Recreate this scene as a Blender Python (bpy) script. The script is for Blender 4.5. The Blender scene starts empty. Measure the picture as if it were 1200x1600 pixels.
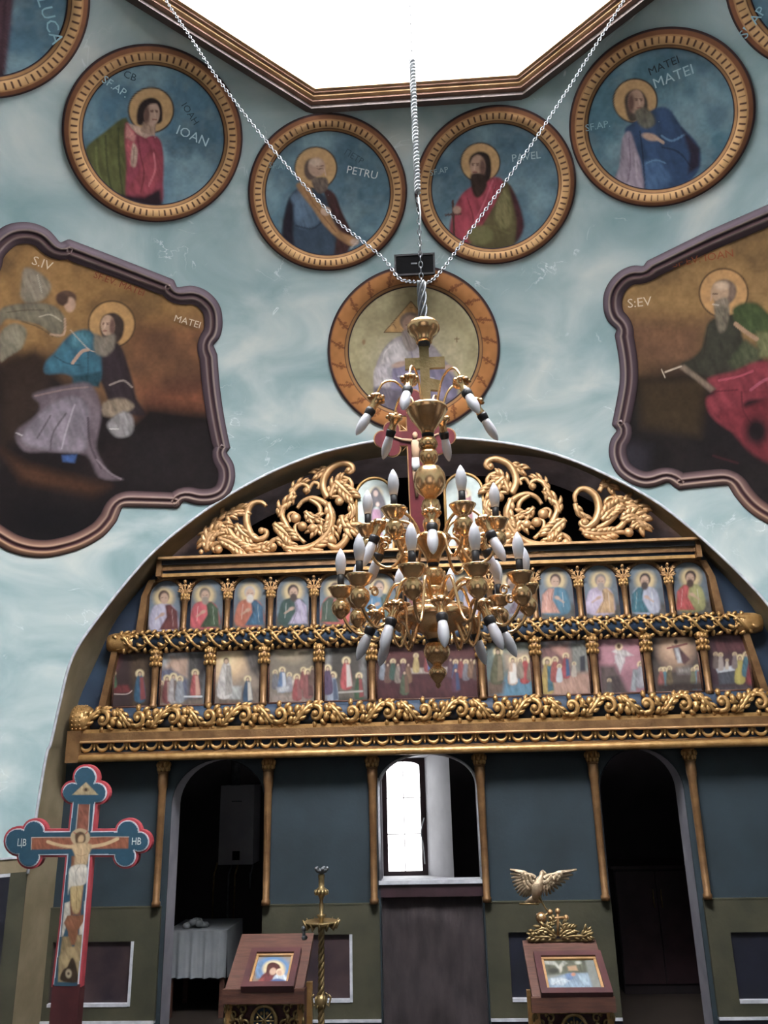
import bpy, math, random
import numpy as np
from mathutils import Vector, Matrix
random.seed(7); rng = np.random.default_rng(7)
SC = bpy.context.scene
COL = SC.collection
PI = math.pi
# ------------------------------------------------------------------ camera
CAM = np.array([-0.04109, -6.38607, 2.05]); PITCH, YAW, ROLL, FPX = 0.30678, 0.054837, -0.023096, 1251.787
FW = np.array([-math.sin(YAW)*math.cos(PITCH), math.cos(YAW)*math.cos(PITCH), math.sin(PITCH)])
_r0 = np.array([math.cos(YAW), math.sin(YAW), 0.0]); _u0 = np.cross(_r0, FW)
RT = math.cos(ROLL)*_r0 + math.sin(ROLL)*_u0
UP = -math.sin(ROLL)*_r0 + math.cos(ROLL)*_u0
cd = bpy.data.cameras.new('camera'); cam = bpy.data.objects.new('camera', cd); COL.objects.link(cam)
cam.matrix_world = Matrix(((RT[0], UP[0], -FW[0], CAM[0]), (RT[1], UP[1], -FW[1], CAM[1]), (RT[2], UP[2], -FW[2], CAM[2]), (0, 0, 0, 1)))
cd.sensor_fit = 'VERTICAL'; cd.sensor_height = 36; cd.lens = FPX/1600*36; cd.clip_start = 0.05
SC.camera = cam
# ------------------------------------------------------------------ light and exposure
W = bpy.data.worlds.new('world'); SC.world = W; W.use_nodes = True
W.node_tree.nodes['Background'].inputs[0].default_value = (0.80, 0.90, 1.0, 1)
W.node_tree.nodes['Background'].inputs[1].default_value = 0.3
SC.view_settings.view_transform = 'Standard'; SC.view_settings.look = 'None'
SC.view_settings.exposure = 0.12; SC.view_settings.gamma = 1.0; SC.view_settings.use_curve_mapping = False
DRUM_PANE = 9.0; SIDE_PANE = 9.0; SANCT_PANE = 10.0
def area(name, loc, target, sx, sy, power, color):
    l = bpy.data.lights.new(name, 'AREA'); l.shape = 'RECTANGLE'; l.size = sx; l.size_y = sy; l.energy = power; l.color = color
    o = bpy.data.objects.new(name, l); COL.objects.link(o); o.location = loc
    o.rotation_euler = (Vector(target)-Vector(loc)).to_track_quat('-Z', 'Y').to_euler()
    return o
area('daylight_drum', (0, -3.95, 8.9), (0, -3.95, 0), 2.6, 2.6, 8, (0.93, 0.97, 1.0))
area('fill_rear', (0, -7.45, 3.0), (0, -1.2, 4.6), 1.6, 2.4, 10, (0.95, 0.98, 1.0))  # added fill behind the camera; the rear wall has no window
area('fill_left', (-3.5, -4.6, 2.6), (0.6, -1.2, 4.8), 1.3, 1.9, 2.5, (0.95, 0.98, 1.0))  # added light aimed at the vault; stands in for an unseen window
area('fill_right', (3.5, -4.6, 2.6), (-0.6, -1.2, 4.8), 1.3, 1.9, 2.5, (0.95, 0.98, 1.0))  # added counterpart on the right, no window built there either
# ------------------------------------------------------------------ measuring helpers
def ray(px, py):
    d = FW + RT*(px-600)/FPX - UP*(py-800)/FPX
    return d/np.linalg.norm(d)
SPH = np.array([0.0, -3.95, 1.76]); SR = 4.638          # the vault is part of a sphere
def on_s(px, py, off=0.0):
    d = ray(px, py); o = CAM-SPH; b = o@d; c = o@o-(SR-off)**2
    return CAM + d*(-b+math.sqrt(b*b-c))
def on_y(px, py, y):
    d = ray(px, py); return CAM + d*(y-CAM[1])/d[1]
def X(px, py, y): return float(on_y(px, py, y)[0])
def Z(py, y, px=600): return float(on_y(px, py, y)[2])
def project(P):
    d = np.atleast_2d(P)-CAM; z = d@FW
    return np.stack([600+FPX*(d@RT)/z, 800-FPX*(d@UP)/z], 1)
def scale_at(y, py=1000):                                # metres per pixel on plane y
    a = on_y(600, py, y); return float(((a-CAM)@FW)/FPX)
# ------------------------------------------------------------------ objects
def tag(o, label=None, cat=None, group=None, kind=None):
    if label: o['label'] = label
    if cat: o['category'] = cat
    if group: o['group'] = group
    if kind: o['kind'] = kind
    return o
def empty(name, loc, label, cat, group=None):
    o = bpy.data.objects.new(name, None); COL.objects.link(o); o.location = [float(v) for v in loc]; o.empty_display_size = 0.1
    return tag(o, label, cat, group)
def to_world(o):
    m = o.matrix_basis.copy()
    return m if o.parent is None else to_world(o.parent) @ o.matrix_parent_inverse @ m
def link(name, me, mat=None, parent=None, loc=None):
    """me is in world coordinates unless loc is given."""
    o = bpy.data.objects.new(name, me); COL.objects.link(o)
    if mat is not None and not me.materials: me.materials.append(mat)
    if loc is not None: o.location = [float(v) for v in loc]
    if parent is not None:
        o.parent = parent; o.matrix_parent_inverse = to_world(parent).inverted()
    return o
def clean(v): return [tuple(float(c) for c in p) for p in v]
class MB:
    def __init__(s): s.v = []; s.f = []; s.s = []; s.m = []
    def add(s, V, F, smooth=False, mi=0):
        n = len(s.v); s.v += [tuple(map(float, p)) for p in V]
        for f in F: s.f.append(tuple(i+n for i in f)); s.s.append(smooth); s.m.append(mi)
        return s
    def box(s, x0, x1, y0, y1, z0, z1, mi=0):
        V = [(x, y, z) for x in (x0, x1) for y in (y0, y1) for z in (z0, z1)]
        return s.add(V, [(0, 1, 3, 2), (4, 6, 7, 5), (0, 4, 5, 1), (2, 3, 7, 6), (0, 2, 6, 4), (1, 5, 7, 3)], False, mi)
    def prism(s, pts, y0, y1, mi=0):
        """polygon of (x, z) extruded from y0 (front) to y1"""
        n = len(pts); V = [(p[0], y0, p[1]) for p in pts]+[(p[0], y1, p[1]) for p in pts]
        return s.add(V, [tuple(range(n)), tuple(range(2*n-1, n-1, -1))]+[(i, i+n, (i+1) % n+n, (i+1) % n) for i in range(n)], False, mi)
    def tube(s, P, R, n=7, caps=True, flat=1.0, mi=0):
        P = np.array(P, float); N = len(P)
        R = np.full(N, R, float) if np.isscalar(R) else np.interp(np.linspace(0, 1, N), np.linspace(0, 1, len(R)), R)
        T = np.gradient(P, axis=0); T /= np.linalg.norm(T, axis=1)[:, None]+1e-12
        a = np.array([0, 1, 0.0]) if abs(T[0][1]) < .9 else np.array([1.0, 0, 0])
        V = []; 
        for i in range(N):
            a = a-T[i]*(a@T[i]); a /= np.linalg.norm(a)+1e-12; b = np.cross(T[i], a)
            for k in range(n):
                t = 2*PI*k/n; V.append(P[i]+R[i]*(math.cos(t)*a*flat+math.sin(t)*b))
        F = [(i*n+k, i*n+(k+1) % n, (i+1)*n+(k+1) % n, (i+1)*n+k) for i in range(N-1) for k in range(n)]
        if caps: F += [tuple(range(n-1, -1, -1)), tuple(range((N-1)*n, N*n))]
        return s.add(V, F, True, mi)
    def lathe(s, prof, c=(0, 0, 0), n=16, axis=None, mi=0):
        """prof: list of (radius, height)"""
        c = np.array(c, float)
        ax = np.array([0, 0, 1.0]) if axis is None else np.array(axis, float)/np.linalg.norm(axis)
        a = np.cross(ax, [0, 1.0, 0]) if abs(ax[1]) < .9 else np.cross(ax, [1.0, 0, 0]); a /= np.linalg.norm(a); b = np.cross(ax, a)
        V = [c+ax*h+r*(math.cos(2*PI*k/n)*a+math.sin(2*PI*k/n)*b) for r, h in prof for k in range(n)]
        N = len(prof)
        F = [(i*n+k, i*n+(k+1) % n, (i+1)*n+(k+1) % n, (i+1)*n+k) for i in range(N-1) for k in range(n)]
        F += [tuple(range(n-1, -1, -1)), tuple(range((N-1)*n, N*n))]
        return s.add(V, F, True, mi)
    def ball(s, c, r, n=10, sq=(1, 1, 1)):
        m = max(4, n//2); V = []; c = np.array(c, float)
        for i in range(m+1):
            t = PI*i/m
            for k in range(n):
                p = 2*PI*k/n; V.append(c+r*np.array([sq[0]*math.sin(t)*math.cos(p), sq[1]*math.sin(t)*math.sin(p), sq[2]*math.cos(t)]))
        F = [(i*n+k, (i+1)*n+k, (i+1)*n+(k+1) % n, i*n+(k+1) % n) for i in range(m) for k in range(n)]
        return s.add(V, F, True)
    def mesh(s, name):
        me = bpy.data.meshes.new(name); me.from_pydata(s.v, [], s.f)
        me.polygons.foreach_set('use_smooth', s.s); me.polygons.foreach_set('material_index', s.m); me.update(); return me
    def build(s, name, mat, parent=None, loc=None):
        me = s.mesh(name)
        for m in (mat if isinstance(mat, (list, tuple)) else [mat]): me.materials.append(m)
        return link(name, me, None, parent, loc)
def fix_normals(o):
    import bmesh
    b = bmesh.new(); b.from_mesh(o.data); bmesh.ops.recalc_face_normals(b, faces=b.faces); b.to_mesh(o.data); b.free()
def spline(pts, n=8, closed=False):
    P = np.array(pts, float); m = len(P); out = []
    rngk = range(m if closed else m-1)
    for i in rngk:
        p0 = P[(i-1) % m] if closed or i > 0 else P[i]; p1 = P[i]; p2 = P[(i+1) % m]
        p3 = P[(i+2) % m] if closed or i+2 < m else P[(i+1) % m]
        for k in range(n):
            t = k/n; out.append(.5*((2*p1)+(-p0+p2)*t+(2*p0-5*p1+4*p2-p3)*t*t+(-p0+3*p1-3*p2+p3)*t**3))
    if not closed: out.append(P[-1])
    return np.array(out)
# ------------------------------------------------------------------ materials
def srgb(h):
    c = np.array([int(h[i:i+2], 16) for i in (0, 2, 4)])/255.0
    return np.where(c <= .04045, c/12.92, ((c+.055)/1.055)**2.4)
def mat(name, hexc, rough=.6, metal=0.0, hex2=None, scale=6.0, bump=0.0, bscale=60.0, detail=6, lo=.35, hi=.65, emis=0, spec=None, coat=0, stretch=None, gain=1.0):
    m = bpy.data.materials.new(name); m.use_nodes = True; nt = m.node_tree; N = nt.nodes; L = nt.links; b = N['Principled BSDF']
    c = list(srgb(hexc)*gain)+[1]
    b.inputs['Base Color'].default_value = c; b.inputs['Roughness'].default_value = rough; b.inputs['Metallic'].default_value = metal
    if spec is not None: b.inputs['Specular IOR Level'].default_value = spec
    if coat: b.inputs['Coat Weight'].default_value = coat
    tc = N.new('ShaderNodeTexCoord'); src = tc.outputs['Object']
    if stretch:
        mp = N.new('ShaderNodeMapping'); mp.inputs['Scale'].default_value = stretch; L.new(src, mp.inputs[0]); src = mp.outputs[0]
    if hex2:
        n = N.new('ShaderNodeTexNoise'); n.inputs['Scale'].default_value = scale; n.inputs['Detail'].default_value = detail; L.new(src, n.inputs['Vector'])
        r = N.new('ShaderNodeValToRGB'); r.color_ramp.elements[0].position = lo; r.color_ramp.elements[1].position = hi
        r.color_ramp.elements[0].color = c; r.color_ramp.elements[1].color = list(srgb(hex2)*gain)+[1]
        L.new(n.outputs['Fac'], r.inputs[0]); L.new(r.outputs[0], b.inputs['Base Color'])
    if bump:
        n2 = N.new('ShaderNodeTexNoise'); n2.inputs['Scale'].default_value = bscale; n2.inputs['Detail'].default_value = 4; L.new(src, n2.inputs['Vector'])
        bp = N.new('ShaderNodeBump'); bp.inputs['Strength'].default_value = bump; bp.inputs['Distance'].default_value = .01
        L.new(n2.outputs['Fac'], bp.inputs['Height']); L.new(bp.outputs[0], b.inputs['Normal'])
    if emis:
        b.inputs['Emission Color'].default_value = c; b.inputs['Emission Strength'].default_value = emis
    return m
M = {}
M['gilt'] = mat('gilded_wood', 'b8925e', .38, .5, '9a7444', 14, .25, 90)
M['gilt_dark'] = mat('aged_gilding', '866542', .45, .45, '684a2e', 10, .3, 60)
M['gilt_light'] = mat('pale_gilding', 'bc946a', .42, .4, 'a47e54', 12, .2, 80)
M['brass'] = mat('polished_brass', 'e6bc8c', .24, .86, 'd8ac78', 8)
M['brass_old'] = mat('worn_brass', '94805a', .4, .7, '7a6642', 30, .2, 120)
M['navy'] = mat('dark_blue_paint', '1e2c40', .6, 0, '2a3c50', 3, .1, 40)
M['teal'] = mat('dark_teal_panel', '1e2a30', .7, 0, '28363e', 2.2, .1, 40)
M['black'] = mat('black_paint', '141216', .6)
M['tan'] = mat('ochre_border_paint', '867a62', .7, 0, '746850', 5, .15, 30)
M['olive'] = mat('olive_dado_paint', '424030', .75, 0, '343426', 4, .15, 30)
M['jamb'] = mat('dull_white_jamb', '8a8890', .7, 0, '74727c', 4)
M['white_trim'] = mat('white_trim_paint', 'c4c6cc', .5, 0, 'a8aab2', 20)
M['white_plaster'] = mat('white_plaster', 'd8d8dc', .8, 0, 'c4c4c8', 3, .1, 30)
M['grey_soffit'] = mat('grey_purple_plaster', 'd4ccd8', .85, 0, 'a49ca8', 3.5, .4, 14, stretch=(1, 1, 3))
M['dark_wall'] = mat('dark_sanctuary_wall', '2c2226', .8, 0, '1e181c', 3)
M['marble_dark'] = mat('dark_red_marble_paint', '4c3c3c', .5, 0, '241c24', 3.5, lo=.3, hi=.7, detail=8)
M['navy_panel'] = mat('near_black_panel', '1a1c2a', .5, 0, '12141e', 4)
M['red_wood'] = mat('reddish_brown_wood', '5a3a2e', .55, 0, '442a22', 9, .1, 30, stretch=(1, 8, 8))
M['maroon'] = mat('maroon_paint', '4c2426', .5, 0, '3c1c1e', 8)
M['low_bounce'] = mat('low_bounce_wall', '44382e', .8, 0, '2c2c38', 1.5)  # for unseen walls, kept dark so they bounce less light
M['floor'] = mat('stone_floor', '3c342e', .5, 0, '2e2824', 2)
M['bulb'] = mat('frosted_bulb_glass', 'ccccd2', .3, 0, 'c0c0c6', 4)
M['socket'] = mat('black_socket', '18161a', .5)
M['steel'] = mat('steel_chain', '6a6e72', .5, .4, '54585c', 30)
M['cord'] = mat('white_cord', 'c4c8ca', .7, 0, 'a4a8ac', 30)
M['box_black'] = mat('black_plastic', '060607', .8, spec=.08)
M['boiler'] = mat('white_enamel', '9a989c', .4, 0, '8a888e', 4)
M['cloth'] = mat('white_cloth', '8c9094', .85, 0, '7a7e84', 4, .2, 20)
M['curtain'] = mat('dark_curtain_cloth', '3c3436', .9, 0, '2c2628', 5, .5, 12, stretch=(3, 1, 1))
M['brown_board'] = mat('dark_brown_board', '38242a', .5, 0, '2c1c20', 8)
M['glass_day'] = mat('window_glass_with_daylight', 'ffffff', .2, 0, emis=48)
M['glass_soft'] = mat('sanctuary_window_glass_with_daylight', 'ffffff', .2, 0, emis=5)
M['window_wood'] = mat('brown_window_wood', '3a2428', .5, 0, '2c1a1e', 8)
def pmat(name='painted_surface', rough=.6, spec=.3):
    m = bpy.data.materials.new(name); m.use_nodes = True; nt = m.node_tree; b = nt.nodes['Principled BSDF']
    a = nt.nodes.new('ShaderNodeVertexColor'); a.layer_name = 'paint'; nt.links.new(a.outputs[0], b.inputs['Base Color'])
    b.inputs['Roughness'].default_value = rough; b.inputs['Specular IOR Level'].default_value = spec
    n = nt.nodes.new('ShaderNodeTexNoise'); n.inputs['Scale'].default_value = 80; tc = nt.nodes.new('ShaderNodeTexCoord'); nt.links.new(tc.outputs['Object'], n.inputs['Vector'])
    bp = nt.nodes.new('ShaderNodeBump'); bp.inputs['Strength'].default_value = .08; nt.links.new(n.outputs['Fac'], bp.inputs['Height']); nt.links.new(bp.outputs[0], b.inputs['Normal'])
    return m
M['paint'] = pmat()
M['icon_paint'] = pmat('icon_paint', .4, .4)
FOLD = .8
# ------------------------------------------------------------------ painting by shapes
def vnoise(P, s, seed=0):
    """smooth value noise on 2-D points, 0..1"""
    Q = P/s; i = np.floor(Q).astype(int); f = Q-i; f = f*f*(3-2*f)
    def h(a, b):
        n = (a*374761393+b*668265263+seed*974711) & 0x7fffffff
        n = (n ^ (n >> 13))*1274126177 & 0x7fffffff
        return ((n ^ (n >> 16)) & 0xffff)/65535.0
    a = h(i[:, 0], i[:, 1]); b = h(i[:, 0]+1, i[:, 1]); c = h(i[:, 0], i[:, 1]+1); d = h(i[:, 0]+1, i[:, 1]+1)
    return (a*(1-f[:, 0])+b*f[:, 0])*(1-f[:, 1])+(c*(1-f[:, 0])+d*f[:, 0])*f[:, 1]
def seg_d(P, A, B):
    v = B-A; w = P-A; t = np.clip((w@v)/(v@v+1e-12), 0, 1); d = w-t[:, None]*v; return np.hypot(d[:, 0], d[:, 1])
def paint(P, shapes, base='506878', tex=.16, tf=(0, 0, 1), gain=1.0):
    """colours of the painting at the 2-D points P; shapes are laid over one another.
    ('P', colour, softness, points)  ('E', colour, softness, cx, cy, rx, ry, turn)  ('L', colour, width, points)"""
    P = np.asarray(P, float); N = len(P)
    cl = np.tile(srgb(base), (N, 1)); ox, oy, sc = tf
    for s in shapes:
        k, col, soft = s[0], srgb(s[1]), s[2]/sc
        if k == 'N':                                    # cloudy patches of a second colour
            a = np.clip((vnoise(P, s[3], s[4])*.65+vnoise(P, s[3]*.4, s[4]+5)*.35-s[5])/.25, 0, 1)*s[2]
            cl = cl*(1-a[:, None])+col*a[:, None]; continue
        if k == 'P':
            Q = np.array(s[3], float)/sc+(ox, oy)
            if len(s) > 4: Q = spline(Q, 4, True)
            lo = Q.min(0)-soft-1; hi = Q.max(0)+soft+1; ix = np.where(((P > lo) & (P < hi)).all(1))[0]
            if not len(ix): continue
            p = P[ix]; ins = np.zeros(len(ix), bool); d = np.full(len(ix), 1e9)
            for i in range(len(Q)):
                A, B = Q[i], Q[(i+1) % len(Q)]
                c = (A[1] > p[:, 1]) != (B[1] > p[:, 1])
                xx = (B[0]-A[0])*(p[:, 1]-A[1])/(B[1]-A[1]+1e-12)+A[0]
                ins ^= c & (p[:, 0] < xx); d = np.minimum(d, seg_d(p, A, B))
            sd = np.where(ins, d, -d); a = np.clip(.5+sd/(2*soft+.8), 0, 1)
            w_ = (hi-lo).min()
            if w_ > 14:                                 # brushed folds following the cloth
                q = p@np.array([[1, .35], [-.35, 1]]); kf = max(3.0, w_*.10); f = vnoise(q/[1, 3.2], kf, len(Q))*.6+vnoise(q/[1, 4.0], kf*.45, 7)*.4-.5
                col = col[None, :]*(1+FOLD*f[:, None]*(1 if soft < 6 else .4))*(1-.22*np.exp(-np.maximum(sd, 0)/kf))[:, None]
        elif k == 'E':
            cx, cy, rx, ry = s[3]/sc+ox, s[4]/sc+oy, s[5]/sc, s[6]/sc; t = math.radians(s[7] if len(s) > 7 else 0)
            ix = np.where(np.hypot(P[:, 0]-cx, P[:, 1]-cy) < max(rx, ry)+soft+2)[0]
            if not len(ix): continue
            q = P[ix]-(cx, cy); u = q[:, 0]*math.cos(t)+q[:, 1]*math.sin(t); v = -q[:, 0]*math.sin(t)+q[:, 1]*math.cos(t)
            r = np.hypot(u/rx, v/ry); sd = (1-r)*min(rx, ry); a = np.clip(.5+sd/(2*soft+.8), 0, 1)
        elif k == 'L':
            Q = np.array(s[3], float)/sc+(ox, oy); w = soft
            if len(Q) > 2: Q = spline(Q, 4)
            lo = Q.min(0)-w-1; hi = Q.max(0)+w+1; ix = np.where(((P > lo) & (P < hi)).all(1))[0]
            if not len(ix): continue
            d = np.full(len(ix), 1e9)
            for i in range(len(Q)-1): d = np.minimum(d, seg_d(P[ix], Q[i], Q[i+1]))
            a = np.clip(.5+(w/2-d)/.9, 0, 1)*(s[4] if len(s) > 4 else 1)
        a = a[:, None]; cl[ix] = cl[ix]*(1-a)+col*a
    n = 1+tex*(vnoise(P, 9, 3)+vnoise(P, 3.5, 9)-1)
    cl = cl*n[:, None]*gain; g = cl.mean(1, keepdims=True); return np.clip(cl*.76+g*.24, 0, 1)
def color_mesh(me, C):
    a = me.color_attributes.new('paint', 'FLOAT_COLOR', 'POINT')
    a.data.foreach_set('color', np.concatenate([C, np.ones((len(C), 1))], 1).astype('f').ravel())
def grid_mesh(name, V, nu, nv, keep=None):
    F = []
    for i in range(nu-1):
        for j in range(nv-1):
            q = (i*nv+j, (i+1)*nv+j, (i+1)*nv+j+1, i*nv+j+1)
            if keep is None or (keep[q[0]] and keep[q[1]] and keep[q[2]] and keep[q[3]]): F.append(q)
    me = bpy.data.meshes.new(name); me.from_pydata(clean(V), [], F); me.polygons.foreach_set('use_smooth', [True]*len(F)); me.update()
    return me
def in_poly(P, Q):
    ins = np.zeros(len(P), bool)
    for i in range(len(Q)):
        A, B = Q[i], Q[(i+1) % len(Q)]
        c = (A[1] > P[:, 1]) != (B[1] > P[:, 1])
        ins ^= c & (P[:, 0] < (B[0]-A[0])*(P[:, 1]-A[1])/(B[1]-A[1]+1e-12)+A[0])
    return ins
def flat_painting(name, x0, x1, z0, z1, y, shapes, base, parent, step=1.4, arch=False, tex=.16, gain=1.0, tf=(0, 0, 1)):
    """a painted board standing in plane y; the shapes are given on the photograph's pixels"""
    s = scale_at(y)*step; nu = max(6, int((x1-x0)/s)); nv = max(6, int((z1-z0)/s))
    us = np.linspace(x0, x1, nu); vs = np.linspace(z0, z1, nv); r = (x1-x0)/2
    V = []
    for u in us:
        top = z1 if not arch else z1-r+math.sqrt(max(0, r*r-(u-(x0+x1)/2)**2))
        for k in range(nv): V.append((u, y, z0+(top-z0)*k/(nv-1)))
    V = np.array(V); me = grid_mesh(name, V, nu, nv)
    color_mesh(me, paint(project(V), shapes, base, tex, tf, gain))
    return link(name, me, M['icon_paint'], parent)
# ================================================================== STRUCTURE
def sky_paint():
    m = bpy.data.materials.new('marbled_sky_paint'); m.use_nodes = True; nt = m.node_tree; N = nt.nodes; L = nt.links; b = N['Principled BSDF']
    tc = N.new('ShaderNodeTexCoord'); mp = N.new('ShaderNodeMapping'); mp.inputs['Rotation'].default_value = (.3, .5, .4); mp.inputs['Scale'].default_value = (1, 1, 1.7)
    L.new(tc.outputs['Object'], mp.inputs[0])
    n1 = N.new('ShaderNodeTexNoise'); n1.inputs['Scale'].default_value = 1.5; n1.inputs['Detail'].default_value = 7; n1.inputs['Distortion'].default_value = .6; L.new(mp.outputs[0], n1.inputs['Vector'])
    r = N.new('ShaderNodeValToRGB'); e = r.color_ramp.elements
    e[0].position = .30; e[0].color = list(srgb('86a2a4'))+[1]; e[1].position = .68; e[1].color = list(srgb('cad2ce'))+[1]
    x = e.new(.45); x.color = list(srgb('9eb4b6'))+[1]; x = e.new(.57); x.color = list(srgb('b4c4c4'))+[1]
    L.new(n1.outputs['Fac'], r.inputs[0])
    n2 = N.new('ShaderNodeTexNoise'); n2.inputs['Scale'].default_value = 1.9; n2.inputs['Detail'].default_value = 5; n2.inputs['Distortion'].default_value = 1.3; L.new(mp.outputs[0], n2.inputs['Vector'])
    v = N.new('ShaderNodeValToRGB'); v.color_ramp.elements[0].position = .492; v.color_ramp.elements[0].color = (0, 0, 0, 1); v.color_ramp.elements[1].position = .508; v.color_ramp.elements[1].color = (0, 0, 0, 1)
    q = v.color_ramp.elements.new(.5); q.color = (1, 1, 1, 1); L.new(n2.outputs['Fac'], v.inputs[0])
    n3 = N.new('ShaderNodeTexNoise'); n3.inputs['Scale'].default_value = 3; L.new(tc.outputs['Object'], n3.inputs['Vector'])
    g = N.new('ShaderNodeValToRGB'); g.color_ramp.elements[0].position = .56; g.color_ramp.elements[1].position = .72; L.new(n3.outputs['Fac'], g.inputs[0])
    mu = N.new('ShaderNodeMath'); mu.operation = 'MULTIPLY'; L.new(v.outputs[0], mu.inputs[0]); L.new(g.outputs[0], mu.inputs[1])
    mx = N.new('ShaderNodeMix'); mx.data_type = 'RGBA'; L.new(mu.outputs[0], mx.inputs[0]); L.new(r.outputs[0], mx.inputs[6]); mx.inputs[7].default_value = list(srgb('e6eeee'))+[1]
    L.new(mx.outputs[2], b.inputs['Base Color']); b.inputs['Roughness'].default_value = .7; b.inputs['Specular IOR Level'].default_value = .25
    bp = N.new('ShaderNodeBump'); bp.inputs['Strength'].default_value = .12; bp.inputs['Distance'].default_value = .02; L.new(n1.outputs['Fac'], bp.inputs['Height']); L.new(bp.outputs[0], b.inputs['Normal'])
    return m
M['sky'] = sky_paint()
RI, ZO = 1.642, 6.0717                                   # octagonal opening: apothem, height
DD = 3.635; AR = 2.88
# outer edge of the front arch (traced), as azimuth/elevation on the vault
ARCH_OUT = [(56, 1364), (69, 1269), (76, 1180), (80, 1160), (93, 1100), (113, 1027), (157, 960), (230, 872), (295, 816), (360, 772), (425, 737), (490, 711), (540, 698), (587, 689), (655, 684),
            (740, 686), (832, 700), (915, 727), (1008, 773), (1070, 818), (1123, 865), (1165, 906), (1200, 945), (1240, 1002), (1270, 1060), (1296, 1130), (1312, 1210), (1322, 1300), (1334, 1400)]
ARCH_IN = [(88, 1364), (98, 1269), (105, 1180), (107, 1160), (124, 1093), (150, 1035), (187, 960), (260, 878), (318, 828), (385, 785), (445, 757), (510, 732), (555, 721), (600, 714), (660, 711),
           (745, 709), (836, 714), (905, 733), (985, 776), (1045, 822), (1100, 869), (1140, 908), (1175, 948), (1212, 1010), (1240, 1066), (1264, 1134), (1280, 1214), (1292, 1300), (1302, 1400)]
A_OUT = spline(ARCH_OUT, 6); A_IN = spline(ARCH_IN, 6)
P_OUT = np.array([on_s(*p) for p in A_OUT]); P_IN = np.array([on_y(p[0], p[1], 0.0) for p in A_IN])
_rel = P_OUT-SPH; F_AZ = np.arctan2(_rel[:, 0], _rel[:, 1]); F_EL = np.arcsin(_rel[:, 2]/SR)
_h = len(F_AZ)//2
for _i in range(_h, 0, -1): F_AZ[_i-1] = min(F_AZ[_i-1], F_AZ[_i]-.0008)
for _i in range(_h, len(F_AZ)-1): F_AZ[_i+1] = max(F_AZ[_i+1], F_AZ[_i]+.0008)
def _sph0(az, el): return SPH+SR*np.array([math.sin(az)*math.cos(el), math.cos(az)*math.cos(el), math.sin(el)])
P_OUT = np.array([_sph0(a, e) for a, e in zip(F_AZ, F_EL)])
def sph(az, el, off=0.0):
    r = SR-off; return SPH+r*np.array([math.sin(az)*math.cos(el), math.cos(az)*math.cos(el), math.sin(el)])
EL0 = math.asin((float(on_s(20, 1342)[2])-SPH[2])/SR)
def el_top(az):
    a = (az+PI/8) % (PI/4)-PI/8; return math.acos(RI/math.cos(a)/SR)
def el_bot(az):
    if F_AZ[0] <= az <= F_AZ[-1]: return max(EL0, float(np.interp(az, F_AZ, F_EL)))
    a = (az+PI/4) % (PI/2)-PI/4; h = DD/math.cos(a)      # side arches
    if abs(az) > PI/4+.05 and h < SR: return math.acos(h/SR)
    return EL0
nphi = 480; nel = 40; V = []
_l = np.linspace(-PI, PI, nphi, endpoint=False); azs = np.sort(np.concatenate([_l[(_l < F_AZ[0]-.006) | (_l > F_AZ[-1]+.006)], F_AZ]))
for az in azs:
    a, b = el_bot(az), el_top(az)
    for k in range(nel): V.append(sph(az, a+(b-a)*k/(nel-1)))
n = len(azs); F = [(i*nel+k, ((i+1) % n)*nel+k, ((i+1) % n)*nel+k+1, i*nel+k+1) for i in range(n) for k in range(nel-1)]
me = bpy.data.meshes.new('ceiling'); me.from_pydata(clean(V), [], F); me.polygons.foreach_set('use_smooth', [True]*len(F)); me.update()
me.normals_split_custom_set_from_vertices([tuple((SPH-np.array(p))/np.linalg.norm(SPH-np.array(p))) for p in V])
tag(link('ceiling', me, M['sky']), kind='structure', label='pale blue marbled pendentive vault under the octagonal drum')
# front arch: ochre reveal between the vault and the screen wall, white line on its edge
def strip_mesh(A, B, name, m, mid=None, kind='structure', parent=None, smooth=True):
    A = np.array(A); B = np.array(B); n = len(A); K = 6
    V = [A[i]*(1-k/(K-1))+B[i]*k/(K-1) for i in range(n) for k in range(K)]
    F = [(i*K+k, (i+1)*K+k, (i+1)*K+k+1, i*K+k+1) for i in range(n-1) for k in range(K-1)]
    me = bpy.data.meshes.new(name); me.from_pydata(clean(V), [], F); me.polygons.foreach_set('use_smooth', [smooth]*len(F)); me.update()
    o = link(name, me, m, parent)
    if kind: tag(o, kind=kind)
    return o
def ext_down(P, z): 
    P = [np.array(p) for p in P]; a = P[0].copy(); a[2] = z; b = P[-1].copy(); b[2] = z
    return [a]+P+[b]
strip_mesh(ext_down(P_OUT, 0), ext_down(P_IN, 0), 'trim_1', M['tan'])
mb = MB(); mb.tube([p-(p-SPH)/np.linalg.norm(p-SPH)*.004 for p in P_OUT], .011, 6); tag(mb.build('trim_2', M['white_trim']), kind='structure')
# grey soffit going back into the sanctuary
P_BK = []
for p in P_IN:
    c = np.array([-.0866, 0, 1.9]); d = p-c; q = c+d*1.0; q[1] = .55; P_BK.append(q)
top = [i for i, p in enumerate(P_IN) if p[2] > 2.6]
strip_mesh([P_IN[i] for i in top], [P_BK[i] for i in top], 'trim_3', M['grey_soffit'])
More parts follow.
